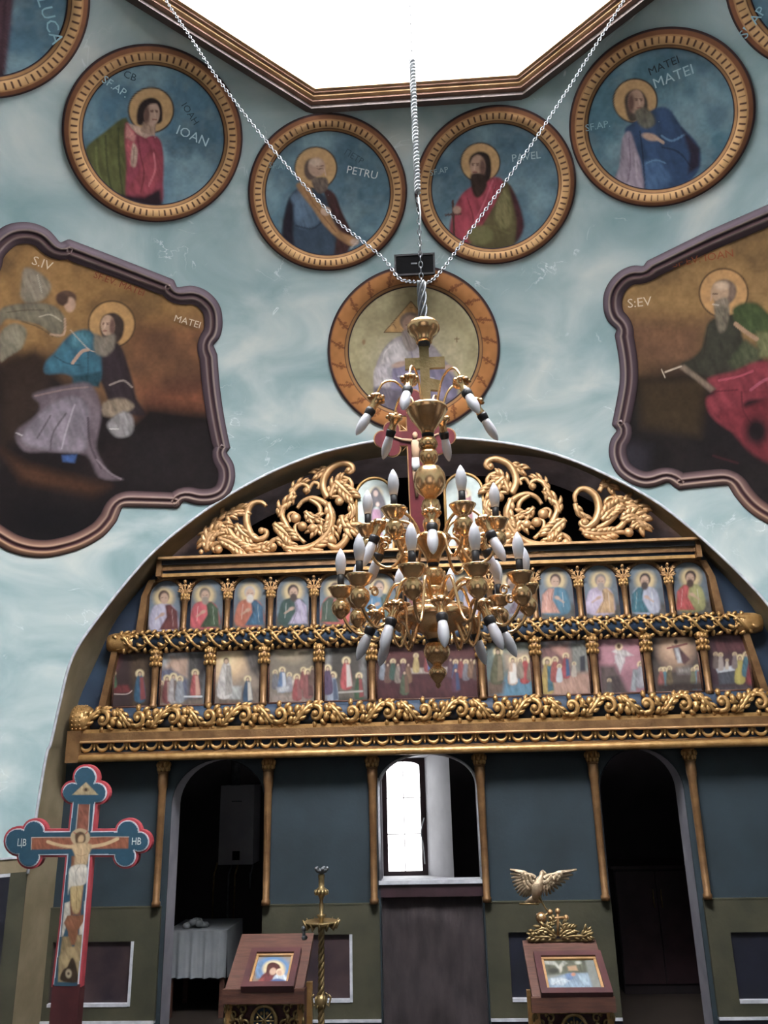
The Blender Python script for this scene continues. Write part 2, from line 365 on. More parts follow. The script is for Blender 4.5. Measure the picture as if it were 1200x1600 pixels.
# sanctuary behind the screen
bx = MB(); y0, y1, x0, x1, zt = .55, 2.2, -3.3, 3.3, 4.9
bx.add([(x0, y0, 0), (x0, y1, 0), (x0, y1, zt), (x0, y0, zt)], [(0, 1, 2, 3)]); bx.add([(x1, y0, 0), (x1, y1, 0), (x1, y1, zt), (x1, y0, zt)], [(0, 3, 2, 1)])
bx.add([(x0, .55, zt), (x1, .55, zt), (x1, y1, zt), (x0, y1, zt)], [(0, 1, 2, 3)])
bx.add([(x0, .2, 0), (x0, .55, 0), (x0, .55, 2.7), (x0, .2, 2.7)], [(0, 1, 2, 3)]); bx.add([(x1, .2, 0), (x1, .55, 0), (x1, .55, 2.7), (x1, .2, 2.7)], [(0, 1, 2, 3)])
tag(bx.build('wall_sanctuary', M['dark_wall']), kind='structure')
# spandrel above soffit back edge, so the sanctuary is closed
tb = [P_BK[i] for i in top]; V = []; 
for p in tb: V += [p, (p[0], .55, 5.2)]
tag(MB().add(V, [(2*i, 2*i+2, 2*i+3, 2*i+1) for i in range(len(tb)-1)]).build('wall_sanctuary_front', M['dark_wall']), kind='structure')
# back wall with a splayed window
wx0, wx1, wz0, wz1 = X(588, 1300, 2.2)-.17, X(706, 1290, 2.2), Z(1368, 2.2, 630)-.03, Z(1183, 2.2, 640)+.12
gx0, gx1, gz0, gz1 = X(600, 1280, 2.7), X(664, 1280, 2.7), Z(1368, 2.7, 630), Z(1186, 2.7, 630)
bw = MB(); 
for a, b, c, d in ((x0, wx0, 0, zt), (wx1, x1, 0, zt), (wx0, wx1, 0, wz0), (wx0, wx1, wz1, zt)):
    bw.add([(a, 2.2, c), (b, 2.2, c), (b, 2.2, d), (a, 2.2, d)], [(0, 1, 2, 3)])
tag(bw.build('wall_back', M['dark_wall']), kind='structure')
rv = MB(); A = [(wx0, 2.2, wz0), (wx1, 2.2, wz0), (wx1, 2.2, wz1), (wx0, 2.2, wz1)]; B = [(gx0, 2.7, gz0), (gx1, 2.7, gz0), (gx1, 2.7, gz1), (gx0, 2.7, gz1)]
rv.add(A+B, [(i, (i+1) % 4, (i+1) % 4+4, i+4) for i in range(4)]); tag(rv.build('trim_4', M['white_plaster']), kind='structure')
# window_1 : arched pane, wooden frame, glazing bars
wn = empty('window_1', ((gx0+gx1)/2, 2.7, gz0), 'bright arched sanctuary window seen through the central doorway', 'window'); wn['kind'] = 'structure'; del wn['category']
px0, px1, pz0, pz1 = X(605.5, 1280, 2.69), X(657.5, 1280, 2.69), Z(1361, 2.69, 630), Z(1190, 2.69, 630)
pane = [(px0, pz0), (px1, pz0)]+[(px0+(px1-px0)*(.5+.5*math.cos(t)), pz1-.05+.05*math.sin(t)) for t in np.linspace(0, PI, 12)]
MB().prism(pane, 2.695, 2.705).build('pane', M['glass_soft'], wn)
fr = MB()
for a, b, c, d in ((gx0-.05, px0, gz0-.05, gz1+.05), (px1, gx1+.05, gz0-.05, gz1+.05), (px0, px1, gz0-.05, pz0)): fr.box(a, b, 2.67, 2.72, c, d)
fr.prism([(px0, gz1+.05)]+[(px0+(px1-px0)*(.5-.5*math.cos(t)), pz1-.05+.05*math.sin(t)) for t in np.linspace(0, PI, 12)]+[(px1, gz1+.05)], 2.67, 2.72)
fr.build('window_frame', M['window_wood'], wn)
for f in (.33, .66): MB().box(px0, px1, 2.685, 2.695, pz0+(pz1-pz0)*f-.004, pz0+(pz1-pz0)*f+.004).build('glazing_bar', M['window_wood'], wn)
MB().box((px0+px1)/2-.004, (px0+px1)/2+.004, 2.685, 2.695, pz0, pz1).build('glazing_bar', M['window_wood'], wn)
# floor
fl = MB(); fl.box(-3.7, 3.7, -7.7, -1.0, -.1, 0); fl.box(-3.7, 3.7, -1.0, 2.3, -.1, .12); tag(fl.build('floor', M['floor']), kind='structure')
# piers below the springing: sky paint, brown band, dark panel with white lines
def zpier(py, px=20): return float(on_s(px, py)[2])
def pier(sign, cx):
    azf = F_AZ[0] if sign < 0 else F_AZ[-1]
    a0, a1 = (azf, -PI/2+math.asin(AR/SR)) if sign < 0 else (azf, PI/2-math.asin(AR/SR))
    R_ = SR*math.cos(EL0)
    def ring(z0, z1, m, nm, off=0.0, b0=a0, b1=a1):
        A = []; B = []
        for t in np.linspace(0, 1, 12):
            a = b0+(b1-b0)*t; x = (R_-off)*math.sin(a); y = SPH[1]+(R_-off)*math.cos(a); A.append((x, y, z0)); B.append((x, y, z1))
        tag(strip_mesh(A, B, nm, m), kind='structure')
    zb = zpier(1342); zc = zpier(1364)
    ring(zc, zb, M['tan'], 'trim_5'); ring(0, zc, M['olive'], 'wall_pier_base')
    c0 = a0+(a1-a0)*.12
    ring(.35, zc-.01, M['navy_panel'], 'trim_6', .01, c0, a1); ring(zc-.022, zc, M['white_trim'], 'trim_7', .014, c0, a1); ring(zb, zb+.012, M['white_trim'], 'trim_8', .012)
    ring(.3, zc-.01, M['white_trim'], 'trim_9', .016, c0-.0035*sign*-1, c0+.0035*sign)
pier(-1, 0); pier(1, 0)
# walls closing the side arches and the rear, unseen and windowless, darkened to cut bounce
for s, nm in ((-1, 'wall_left'), (1, 'wall_right')):
    tag(MB().add([(s*3.66, -7.6, 0), (s*3.66, -.3, 0), (s*3.66, -.3, 5), (s*3.66, -7.6, 5)], [(0, 1, 2, 3)]).build(nm, M['low_bounce']), kind='structure')
tag(MB().add([(-3.66, -7.6, 0), (3.66, -7.6, 0), (3.66, -7.6, 5), (-3.66, -7.6, 5)], [(0, 1, 2, 3)]).build('wall_rear', M['low_bounce']), kind='structure')
# drum: octagon with a window in each side
def octo(r, z, off=0): return [(SPH[0]+r/math.cos(PI/8)*math.sin(PI/8+k*PI/4), SPH[1]+r/math.cos(PI/8)*math.cos(PI/8+k*PI/4), z) for k in range(8)]
H1 = 9.0
dr = MB(); a, b = octo(RI, ZO+.045), octo(RI, H1); dr.add(a+b, [(k, (k+1) % 8, (k+1) % 8+8, k+8) for k in range(8)]); dr.add(octo(RI, H1), [tuple(range(8))])
tag(dr.build('wall_drum', M['white_plaster']), kind='structure')
for k in range(8):
    az = k*PI/4; c = np.array([math.sin(az), math.cos(az), 0]); t = np.array([math.cos(az), -math.sin(az), 0])
    w = empty('window_%d' % (k+2), SPH*[1, 1, 0]+c*(RI-.02)+np.array([0, 0, ZO+.9]), 'daylit window in the side of the octagonal drum', None); w['kind'] = 'structure'
    o = SPH*[1, 1, 0]+c*(RI-.015); z0, z1 = ZO+.95, ZO+2.6; hw = .46
    MB().add([o+t*hw*s+np.array([0, 0, z]) for s, z in ((-1, z0), (1, z0), (1, z1), (-1, z1))], [(0, 1, 2, 3)]).build('pane', M['glass_day'], w)
    fb = MB()
    for s in (-1, 1): fb.tube([o-c*.02+t*s*(hw+.03)+np.array([0, 0, z]) for z in (z0-.05, z1+.05)], .035, 4)
    for z in (z0-.03, z1+.03): fb.tube([o-c*.02+t*s*(hw+.05)+np.array([0, 0, z]) for s in (-1, 1)], .035, 4)
    fb.build('window_frame', M['white_plaster'], w)
# moulding round the octagonal opening: stepped brown and gold rings
def oct_ring(r0, r1, z0, z1, m, nm, par=None):
    A, B, C_, D = octo(r0, z0), octo(r1, z0), octo(r1, z1), octo(r0, z1); V = A+B+C_+D
    F = []
    for k in range(8):
        j = (k+1) % 8
        for p, q in ((0, 1), (1, 2), (2, 3), (3, 0)): F.append((p*8+k, p*8+j, q*8+j, q*8+k))
    return MB().add(V, F).build(nm, m, par)
dm = empty('drum_cornice', (0, -3.95, ZO), 'brown and gold stepped cornice around the octagonal drum opening', 'cornice')
M['mould_brown'] = mat('brown_moulding_paint', '8a6a58', .6, 0, '745444', 8); M['mould_dark'] = mat('dark_moulding_paint', '50443f', .6, 0, '443a38', 8); M['mould_gold'] = mat('ochre_moulding_paint', 'c0a078', .5, .1, 'a88860', 8)
oct_ring(RI-.03, RI+.014, ZO-.03, ZO+.07, M['mould_dark'], 'moulding', dm)
oct_ring(RI-.06, RI-.02, ZO-.005, ZO+.07, M['mould_brown'], 'moulding', dm)
oct_ring(RI-.085, RI-.05, ZO+.01, ZO+.08, M['mould_gold'], 'moulding', dm)
oct_ring(RI-.105, RI-.08, ZO+.02, ZO+.09, M['mould_brown'], 'moulding', dm)
oct_ring(RI-.125, RI-.10, ZO+.03, ZO+.10, M['mould_gold'], 'moulding', dm)
# ================================================================== ICONOSTASIS
ICO = empty('iconostasis', (-.1, 0, .12), 'tall carved and gilded iconostasis screen with teal panels filling the front arch', 'iconostasis')
YW = -.0                                                 # face of the screen wall
def zc(py, y=0.0): return Z(py, y, 600)
z_top = zc(868, -.05)                                    # underside of the crest
z_main = zc(1170)
COLX = [-2.123, -1.312, -.523, .284, 1.1205, 1.832]
# door openings (x0, x1, spring z, apex z, bottom z)
def arch_pts(x0, x1, zs_, za, n=20): return [((x0+x1)/2-(x1-x0)/2*math.cos(PI*i/n), zs_+(za-zs_)*math.sin(PI*i/n)) for i in range(n+1)]
DL = (X(266, 1290, 0), X(414, 1290, 0), zc(1250), zc(1180)); DR = (X(938, 1250, 0), X(1073, 1265, 0), zc(1243), zc(1178)); DC = (X(593, 1300, 0), X(749, 1300, 0), zc(1228), zc(1179))
FLZ = .12
inner_low = [p for p in P_IN if p[2] < z_top]
li = [p for p in inner_low if p[0] < 0]; ri = [p for p in inner_low if p[0] > 0]
xl = min(p[0] for p in li); xr = max(p[0] for p in ri)
# screen wall, built of bays so that the door openings stay open
def wall_bay(x0, x1, z0, z1, m, nm='wall_panel', y0=0.0, y1=.2): return MB().box(x0, x1, y0, y1, z0, z1).build(nm, m, ICO)
def spandrel(D, x0, x1, zt, m):
    mb = MB(); A = arch_pts(*D)
    for i in range(len(A)-1):
        (a, za), (b, zb) = A[i], A[i+1]
        mb.add([(a, 0, za), (b, 0, zb), (b, 0, zt), (a, 0, zt), (a, .2, za), (b, .2, zb), (b, .2, zt), (a, .2, zt)], [(0, 1, 2, 3), (7, 6, 5, 4)])
    mb.box(x0, D[0], 0, .2, D[2], zt); mb.box(D[1], x1, 0, .2, D[2], zt)
    o = mb.build('door_spandrel', m, ICO)
    lm = MB(); J = [(D[0], FLZ)]+A+[(D[1], FLZ)]
    cxm = (D[0]+D[1])/2; J = [(x+(.005 if x < cxm else -.005), z-.003) for x, z in J]
    for i in range(len(J)-1):
        (a, za), (b, zb) = J[i], J[i+1]; lm.add([(a, -.002, za), (b, -.002, zb), (b, .21, zb), (a, .21, za)], [(0, 1, 2, 3)], 2 < i < len(J)-3)
    lm.build('door_jamb', M['jamb'], ICO)
zdz = zc(1411)
z_m2 = zc(1158)
for D, a, b in ((DL, COLX[0], COLX[1]), (DC, COLX[2], COLX[3]), (DR, COLX[4], COLX[5])): spandrel(D, a, b, z_m2, M['teal'])
BAYS = [(xl-.04, COLX[0]), (COLX[1], COLX[2]), (COLX[3], COLX[4]), (COLX[5], 2.75)]
for a, b in BAYS: wall_bay(a, b, zdz, z_m2, M['teal'])
for D, a, b in ((DL, COLX[0], COLX[1]), (DC, COLX[2], COLX[3]), (DR, COLX[4], COLX[5])):
    for u, v in ((a, D[0]), (D[1], b)):
        if v-u > .012: wall_bay(u, v, FLZ, D[2], M['teal'], 'door_post')
# upper wall above the main cornice, following the arch
up = []
L_ = sorted([p for p in li if p[2] > z_m2-.05], key=lambda p: p[2]); R_ = sorted([p for p in ri if p[2] > z_m2-.05], key=lambda p: -p[2])
poly = [(p[0], p[2]) for p in L_]+[(p[0], p[2]) for p in R_]
ub = MB()
zz = np.linspace(z_m2, z_top, 24)
lx = np.interp(zz, [p[2] for p in L_], [p[0] for p in L_]); rx = np.interp(zz, [p[2] for p in R_][::-1], [p[0] for p in R_][::-1])
for i in range(23): ub.add([(lx[i], .0, zz[i]), (rx[i], .0, zz[i]), (rx[i+1], .0, zz[i+1]), (lx[i+1], .0, zz[i+1]), (lx[i], .1, zz[i]), (rx[i], .1, zz[i]), (rx[i+1], .1, zz[i+1]), (lx[i+1], .1, zz[i+1])], [(0, 1, 2, 3), (7, 6, 5, 4)]+([(3, 2, 6, 7)] if i == 22 else []))
ub.build('upper_wall', M['navy'], ICO)
# dado with sunk panels, their lit edges painted white
DADO_Y = -.03
panels = {0: (X(80, 1500, DADO_Y), X(206, 1500, DADO_Y), zc(1565), zc(1465)), 1: (X(447, 1500, DADO_Y), X(549, 1500, DADO_Y), zc(1561), zc(1458)),
          2: (X(797, 1500, DADO_Y), X(905, 1500, DADO_Y), zc(1562), zc(1458)), 3: (X(1147, 1500, DADO_Y), X(1262, 1500, DADO_Y), zc(1567), zc(1462))}
zbase = zc(1592)
ends = [(xl-.1, DL[0]-.03), (DL[1]+.0, DC[0]-.01), (DC[1]+.01, DR[0]-.0), (DR[1]+.03, 2.85)]
for k, (a, b) in enumerate(ends):
    p0, p1, q0, q1 = panels[k]; mb = MB()
    for u, v, w, t in ((a, p0, zbase, zdz), (p1, b, zbase, zdz), (p0, p1, zbase, q0), (p0, p1, q1, zdz)): mb.box(u, v, DADO_Y, .2, w, t)
    mb.build('dado', M['olive'], ICO)
    MB().box(p0-.01, p1+.01, .0, .02, q0-.01, q1+.01).build('dado_panel', M['marble_dark'] if k < 2 else M['navy_panel'], ICO)
    wl = MB(); wl.box(p1-.012, p1+.008, DADO_Y-.006, 0, q0-.01, q1); wl.box(p0, p1-.012, DADO_Y-.006, 0, q0-.012, q0+.008); wl.build('lit_bevel_strip', M['white_trim'], ICO)  # white strips stand in for light caught on the right and bottom bevels
    MB().box(a, b, DADO_Y-.01, .2, zbase-.012, zbase+.006).build('base_moulding', M['white_trim'], ICO)
    MB().box(a, b, DADO_Y, .2, FLZ, zbase-.012).build('plinth', M['navy_panel'], ICO)
    MB().box(a, b, DADO_Y-.004, -.0, zdz-.004, zdz+.004).build('dado_cap', M['olive'], ICO)
# white bead round the central opening, ledge and board below it
zl = zc(1377); r = MB()
A = [(DC[0], zl)]+arch_pts(*DC)+[(DC[1], zl)]
r.tube([(x, -.012, z) for x, z in spline(A, 2)], .011, 6); r.box(DC[0]-.01, DC[1]+.01, -.03, .1, zl-.02, zl+.006); r.build('doorway_bead', M['white_trim'], ICO)
MB().box(DC[0], DC[1], -.01, .05, zc(1402), zl-.02).build('doorway_board', M['brown_board'], ICO)
# ---------------- lower columns
sp = scale_at(-.06, 1300)
zt_c, zb_c = zc(1181, -.06), zc(1412, -.06)
def col_mesh(h, k=1.0):
    mb = MB(); r = 6.0*sp*k
    mb.lathe([(r*1.15, 0), (r*1.15, .03), (r*.9, .04), (r*.95, h*.45), (r*1.08, h*.78), (r*1.35, h*.83), (r*1.42, h*.905), (r*1.3, h*.91), (r*1.55, h*.913), (r*1.55, h*.925), (r*1.25, h*.93)], n=12)
    return mb
def capital_mesh(h, k=1.0):
    r = 6.0*sp*k; mb = MB(); z0, z1 = h*.925, h
    mb.lathe([(r*1.1, z0), (r*1.2, z0+(z1-z0)*.5), (r*1.5, z1-.004), (r*1.5, z1)], n=10)
    for k2 in range(8):
        a = k2*PI/4
        for zz_, s_ in ((.25, 1.0), (.62, 1.2)):
            c = np.array([math.cos(a+zz_)*r*1.3*s_, math.sin(a+zz_)*r*1.3*s_, z0+(z1-z0)*zz_])
            mb.ball(c, r*.55, 6, (1, 1, 1.5))
    return mb
hcol = zt_c-zb_c; shaft_me = None
for x in COLX:
    if shaft_me is None:
        a = col_mesh(hcol).build('column', M['gilt_dark'], ICO, (x, -.06, zb_c)); b = capital_mesh(hcol).build('capital', M['gilt'], a); b.matrix_parent_inverse = Matrix(); shaft_me, cap_me = a.data, b.data
    else:
        a = link('column', shaft_me, None, ICO, (x, -.06, zb_c)); b = link('capital', cap_me, None, a); b.matrix_parent_inverse = Matrix()
# ---------------- main cornice
XL = X(107, 1180, -.2); XR = 2.72
YC = -.22
def cbox(py0, py1, yf, m, nm='cornice_moulding', xl_=None, round_=0):
    """horizontal moulding whose front face is at yf between the two picture heights (measured at x=600)"""
    mb = MB(); z1 = zc(py0, yf); z0 = zc(py1, yf)
    xa = XL if xl_ is None else xl_
    if round_:
        n = 8; h = (z1-z0)/2; pr = [(yf+h*.9-h*.9*math.cos(t), (z0+z1)/2+h*math.sin(t)) for t in np.linspace(-PI/2, PI/2, n)]
        V = [(xa, y, z) for y, z in pr]+[(xa, .0, z1), (xa, .0, z0)]+[(XR, y, z) for y, z in pr]+[(XR, .0, z1), (XR, .0, z0)]; k = n+2
        mb.add(V, [(i, i+1, i+1+k, i+k) for i in range(n-1)], True); mb.add(V, [(n-1, n, n+k, n-1+k), (n+1, 0, k, n+1+k), tuple(range(k)), tuple(range(2*k-1, k-1, -1))])
    else: mb.box(xa, XR, yf, -.001, z0, z1)
    o = mb.build(nm, m, ICO); fix_normals(o); return o
cbox(1168, 1180, YC-.01, M['gilt'], round_=1); cbox(1165, 1169, YC+.03, M['gilt_dark'])
cbox(1149, 1166, YC+.05, M['navy'], 'scallop_band')
cbox(1146, 1150, YC-.01, M['gilt_light'], round_=1)
cbox(1134, 1146, YC+.0, M['gilt_dark'])
cbox(1128, 1134, YC+.04, M['gilt'])
cbox(1094, 1130, YC+.06, M['navy'], 'frieze_core', XL, 1)
# end block
mb = MB(); z1, z0 = zc(1130, YC), zc(1180, YC); mb.box(XL-.012, XL+.09, YC-.012, .0, z0-.002, z1+.002); mb.build('cornice_end', M['gilt_dark'], ICO)
# scallops: little hanging hoops with a bud between them
psc = 26.4*scale_at(YC, 1155); zs0, zs1 = zc(1164, YC), zc(1150, YC); h = zs1-zs0
mb = MB(); R = psc*.36; c = (0, 0, zs1-.012)
mb.tube([(R*math.cos(t), 0, zs1-.002-h*.80*math.sin(t)) for t in np.linspace(0, PI, 12)], [.010, .012, .016, .012, .010], 7)
mb.ball((psc/2, -.002, zs1-.014), .015, 6, (1, .8, 1.7)); mb.ball((psc/2, -.002, zs1-.042), .010, 6, (1, .8, 1.4))
sc_me = mb.mesh('scallop'); sc_me.materials.append(M['gilt'])
n_sc = int((XR-XL-.1)/psc)
for i in range(n_sc): link('scallop', sc_me, None, ICO, (XL+.13+psc*i, YC+.03, 0))
# carved acanthus frieze
def lobe(mb, p, ang, L, w, mp, h0=.0, curl=.6, side=1, n=5):
    pts = []; a = ang; q = np.array(p, float)
    for i in range(5):
        pts.append(mp(q[0], q[1], h0+w*.5*math.sin(PI*i/5))); q = q+L/4*np.array([math.cos(a), math.sin(a)]); a += side*curl/4
    mb.tube(pts, [w*.28, w*.55, w*.58, w*.46, w*.16], n)
def leafy(mb, path, w, mp, n=6, L=None, h0=0.0, lob=None, rib=True, taper=(.9, 1.0, .35)):
    P = np.array(path, float); 
    if rib: mb.tube([mp(x, y, h0+w*.25) for x, y in P], [w*.5*taper[0], w*.5*taper[1], w*.5*taper[2]], 7)
    L = L or w*2.2
    for i in range(n):
        t = (i+.5)/n; k = t*(len(P)-1); j = min(int(k), len(P)-2); p = P[j]+(P[j+1]-P[j])*(k-j); d = P[j+1]-P[j]; a = math.atan2(d[1], d[0])
        l = L*(.6+.5*math.sin(PI*t))
        for s in ((1, -1) if lob is None else (lob,)): lobe(mb, p, a+s*.75, l, w*.75, mp, h0, .7, -s)
def spiral(cx, cy, r0, r1, a0, turns, n=16):
    return [(cx+(r0+(r1-r0)*t)*math.cos(a0+turns*2*PI*t), cy+(r0+(r1-r0)*t)*math.sin(a0+turns*2*PI*t)) for t in np.linspace(0, 1, n)]
zf0, zf1 = zc(1130, YC), zc(1093, YC); hf = zf1-zf0; zfm = (zf0+zf1)/2; ycore = YC+.07+.03
def cyl(u, v, h, r=hf*.5+.004):
    a = v/r*.95; return (u, ycore-(r+h)*math.cos(a)*.8, zfm+(r+h)*math.sin(a))
pitch = 57*scale_at(YC, 1110)
def acanthus(flip):
    mb = MB(); s = -1 if flip else 1; w = .040; p = pitch
    leafy(mb, [(x, s*y) for x, y in spline([(-p*.5, -hf*.42), (-p*.28, -hf*.1), (-p*.02, hf*.36), (p*.25, hf*.40)], 4)], w, cyl, 6, .072)
    mb.tube([cyl(x, s*y, .012) for x, y in spiral(p*.14, -hf*.02, hf*.38, hf*.06, 1.9, -.9, 14)], [.021, .018, .013], 7)
    for a in (-.6, .2, 1.0): lobe(mb, (p*.14+hf*.36*math.cos(a-1), s*hf*.33*math.sin(a-1)), s*(a-1.2), .062, .036, cyl, .0, .8, s)
    mb.ball(cyl(p*.14, 0, .02), .026, 8); lobe(mb, (p*.42, -s*hf*.35), s*1.2, .075, .042, cyl, 0, .7, s); lobe(mb, (p*.40, s*hf*.40), -s*.9, .07, .040, cyl, 0, .8, -s); lobe(mb, (-p*.30, s*hf*.40), -s*2.2, .07, .040, cyl, 0, .8, s); lobe(mb, (-p*.42, s*hf*.1), s*1.0, .06, .036, cyl, 0, .8, -s)
    me = mb.mesh('acanthus_scroll'); me.materials.append(M['gilt']); return me
ac = [acanthus(False), acanthus(True)]
n_ac = int((XR-XL-.12)/pitch)
for i in range(n_ac): link('acanthus_scroll', ac[i % 2], None, ICO, (XL+.2+pitch*i, 0, 0))
mb = MB(); mb.lathe([(.0, 0), (hf*.62, .002), (hf*.66, .05), (hf*.6, .11), (hf*.52, .13)], (XL-.01, ycore, zfm), 16, (1, 0, 0))
for k in range(14):
    for j in range(3): mb.ball((XL+.012+j*.03, ycore-math.cos(k*.3-1.9)*hf*.63, zfm+math.sin(k*.3-1.9)*hf*.63), .009, 6)
mb.build('frieze_end_boss', M['gilt'], ICO)
# ---------------- feast row
YF = -.07
zi0, zi1 = zc(1094, YF), zc(1008, YF)
FX = [158, 241.7, 326.7, 411.7, 498, 581, 753, 839, 930, 1015, 1105, 1191]
fx = [X(p, 1052, -.12) for p in FX]; fx[0] += .02
fx_top0 = X(173, 1012, -.1)
zf_b, zf_t = zc(1098, -.12), zc(1003, -.12); hfc = zf_t-zf_b
wide = X(760, 1050, -.1)-X(747, 1050, -.1)
fc_me = None
for i, x in enumerate(fx):
    if i in (0, len(fx)-1):                              # leaning end strips
        xt = x+(.075 if i == 0 else -.075)
        mb = MB(); mb.add([(x-.025, -.12, zf_b), (x+.03, -.12, zf_b), (xt+.025, -.12, zf_t), (xt-.025, -.12, zf_t), (x-.025, 0, zf_b), (x+.03, 0, zf_b), (xt+.025, 0, zf_t), (xt-.025, 0, zf_t)], [(0, 1, 2, 3), (4, 7, 6, 5), (0, 3, 7, 4), (1, 5, 6, 2)])
        mb.build('end_pilaster', M['gilt_dark'], ICO); continue
    if fc_me is None:
        a = col_mesh(hfc, .95).build('column', M['gilt_dark'], ICO, (x, -.11, zf_b)); k = MB(); r = 6*sp
        k.lathe([(r*1.0, hfc*.70), (r*1.35, hfc*.80), (r*1.2, hfc*.86), (r*1.5, hfc)], n=10)
        for q in range(8):
            for u in (.74, .84, .94): k.ball((math.cos(q*PI/4+u*9)*r*1.35, math.sin(q*PI/4+u*9)*r*1.35, hfc*u), r*.5, 6, (1, 1, 1.4))
        b = k.build('capital', M['gilt'], a); b.matrix_parent_inverse = Matrix(); fc_me, fcc_me = a.data, b.data
    else:
        a = link('column', fc_me, None, ICO, (x, -.11, zf_b)); b = link('capital', fcc_me, None, a); b.matrix_parent_inverse = Matrix()
# ---------------- vine torus between the rows
YT = -.14
zt0, zt1 = zc(1006, YT), zc(974, YT); ht = zt1-zt0; ztm = (zt0+zt1)/2; yt = YT+.035
xt0, xt1 = X(172, 1000, YT), X(1186, 968, YT)
mb = MB(); mb.tube([(xt0-.01, yt+.02, ztm), (xt1, yt+.02, ztm)], ht*.40, 14); mb.build('vine_core', M['navy'], ICO)
for xa, s in ((xt0, 1), (xt1, -1)):
    mb = MB(); mb.lathe([(0.0, -.03), (ht*.42, -.025), (ht*.5, .02), (ht*.52, .1), (ht*.46, .17), (ht*.3, .21)], (xa, yt+.02, ztm), 14, (s, 0, 0)); mb.build('vine_end_sleeve', M['gilt'], ICO)
def cyl2(u, v, h, r=ht*.42):
    a = v/r*.95; return (u, yt+.02-(r+h)*math.cos(a), ztm+(r+h)*math.sin(a))
pv = 34*scale_at(YT, 990)
def vine():
    mb = MB(); 
    for s in (1, -1): mb.tube([cyl2(u, s*ht*.40*math.cos(PI*u/pv), .010+.009*math.sin(PI*u/pv)*s) for u in np.linspace(0, pv*1.02, 12)], .012, 6)
    mb.tube([cyl2(x, y, .012) for x, y in spiral(pv*.5, 0, ht*.28, ht*.1, .5, .8, 10)], [.008, .006], 6)
    for u, v, a in ((.02, .1, 2.2), (.98, -.1, -.7), (.25, .42, .3), (.75, -.42, 3.4), (.1, .3, 1.2), (.35, -.35, -1.9), (.62, .36, .9), (.85, -.3, -1.0), (.5, .05, 2.6)): lobe(mb, (u*pv, v*ht), a, .055, .028, cyl2, .006, .9, 1)
    me = mb.mesh('vine_loop'); me.materials.append(M['gilt']); return me
vm = vine(); nv_ = int((xt1-xt0-.1)/pv)
for i in range(nv_): link('vine_loop', vm, None, ICO, (xt0+.06+pv*i, 0, 0))
# ---------------- apostle row: little columns, rope arches, leaf sprays
za0, za1 = zc(976, YF), zc(893, YF)
AXP = [(288.5, 940), (356, 935), (425, 932), (493, 930), (561, 928), (628, 925), (695, 923), (763, 921), (834, 915), (905, 912), (974, 910), (1045, 907)]
ax = [X(a, b, -.1) for a, b in AXP]; stp = (ax[-1]-ax[0])/(len(ax)-1); ax = [ax[0]+stp*i for i in range(len(ax))]
AXE = [ax[0]-stp*.97, ax[-1]+stp*.97]
zab, zat = zc(977, -.1), zc(918, -.1); hac = zat-zab
xs = [AXE[0]]+ax+[AXE[1]]
ac_me = None
for i, x in enumerate(xs):
    if i in (0, len(xs)-1):
        s = 1 if i == 0 else -1; mb = MB(); zq = zc(893, -.1)
        P = [(x-s*.05, zab), (x+s*.012, zab), (x+s*.03, zat), (x+s*.085, zq), (x+s*.03, zq), (x-s*.02, zat)]
        o = mb.prism(P, -.1, -.02).build('end_pilaster', M['gilt_dark'], ICO); fix_normals(o); continue
    if ac_me is None:
        a = col_mesh(hac, .82).build('column', M['gilt_dark'], ICO, (x, -.095, zab)); k = MB(); r = 6*sp
        k.lathe([(r*.8, hac*.86), (r*1.25, hac*.93), (r*1.1, hac)], n=10)
        for q in range(8):
            for u in (.88, .97): k.ball((math.cos(q*PI/4+u*9)*r*1.05, math.sin(q*PI/4+u*9)*r*1.05, hac*u), r*.42, 6, (1, 1, 1.4))
        b = k.build('capital', M['gilt'], a); b.matrix_parent_inverse = Matrix(); ac_me, acc_me = a.data, b.data
        k = MB(); top = zc(893, -.1)-zab                 # spray of leaves standing in the spandrel
        for ang, L in ((PI/2, .10), (PI/2+.55, .10), (PI/2-.55, .10), (PI/2+1.0, .06), (PI/2-1.0, .06)):
            e = (math.cos(ang)*L*.95, hac+math.sin(ang)*L); leafy(k, [(0, hac), (e[0]*.5, hac+(e[1]-hac)*.6), e], .013, lambda u, v, h: (u, -h-.01, v), 3, .026)
        k.ball((0, -.02, hac+.105), .014, 7)
        c = k.build('leaf_spray', M['gilt_light'], a); c.matrix_parent_inverse = Matrix(); lf_me = c.data
    else:
        a = link('column', ac_me, None, ICO, (x, -.095, zab))
        for me_, nm in ((acc_me, 'capital'), (lf_me, 'leaf_spray')): b = link(nm, me_, None, a); b.matrix_parent_inverse = Matrix()
hw = stp/2-.018; zsp = zat-.01; za_top = zc(888, -.1)
hr = za_top-zsp-.015
mb = MB(); mb.tube([(hw*math.cos(t), 0, hr*math.sin(t)) for t in np.linspace(0, PI, 18)], .017, 8)
for t in np.linspace(.1, PI-.1, 20): mb.ball((hw*math.cos(t), -.012, hr*math.sin(t)), .0105, 6)
arm = mb.mesh('rope_arch'); arm.materials.append(M['gilt_dark'])
for i in range(len(xs)-1): link('rope_arch', arm, None, ICO, ((xs[i]+xs[i+1])/2, -.075, zsp))
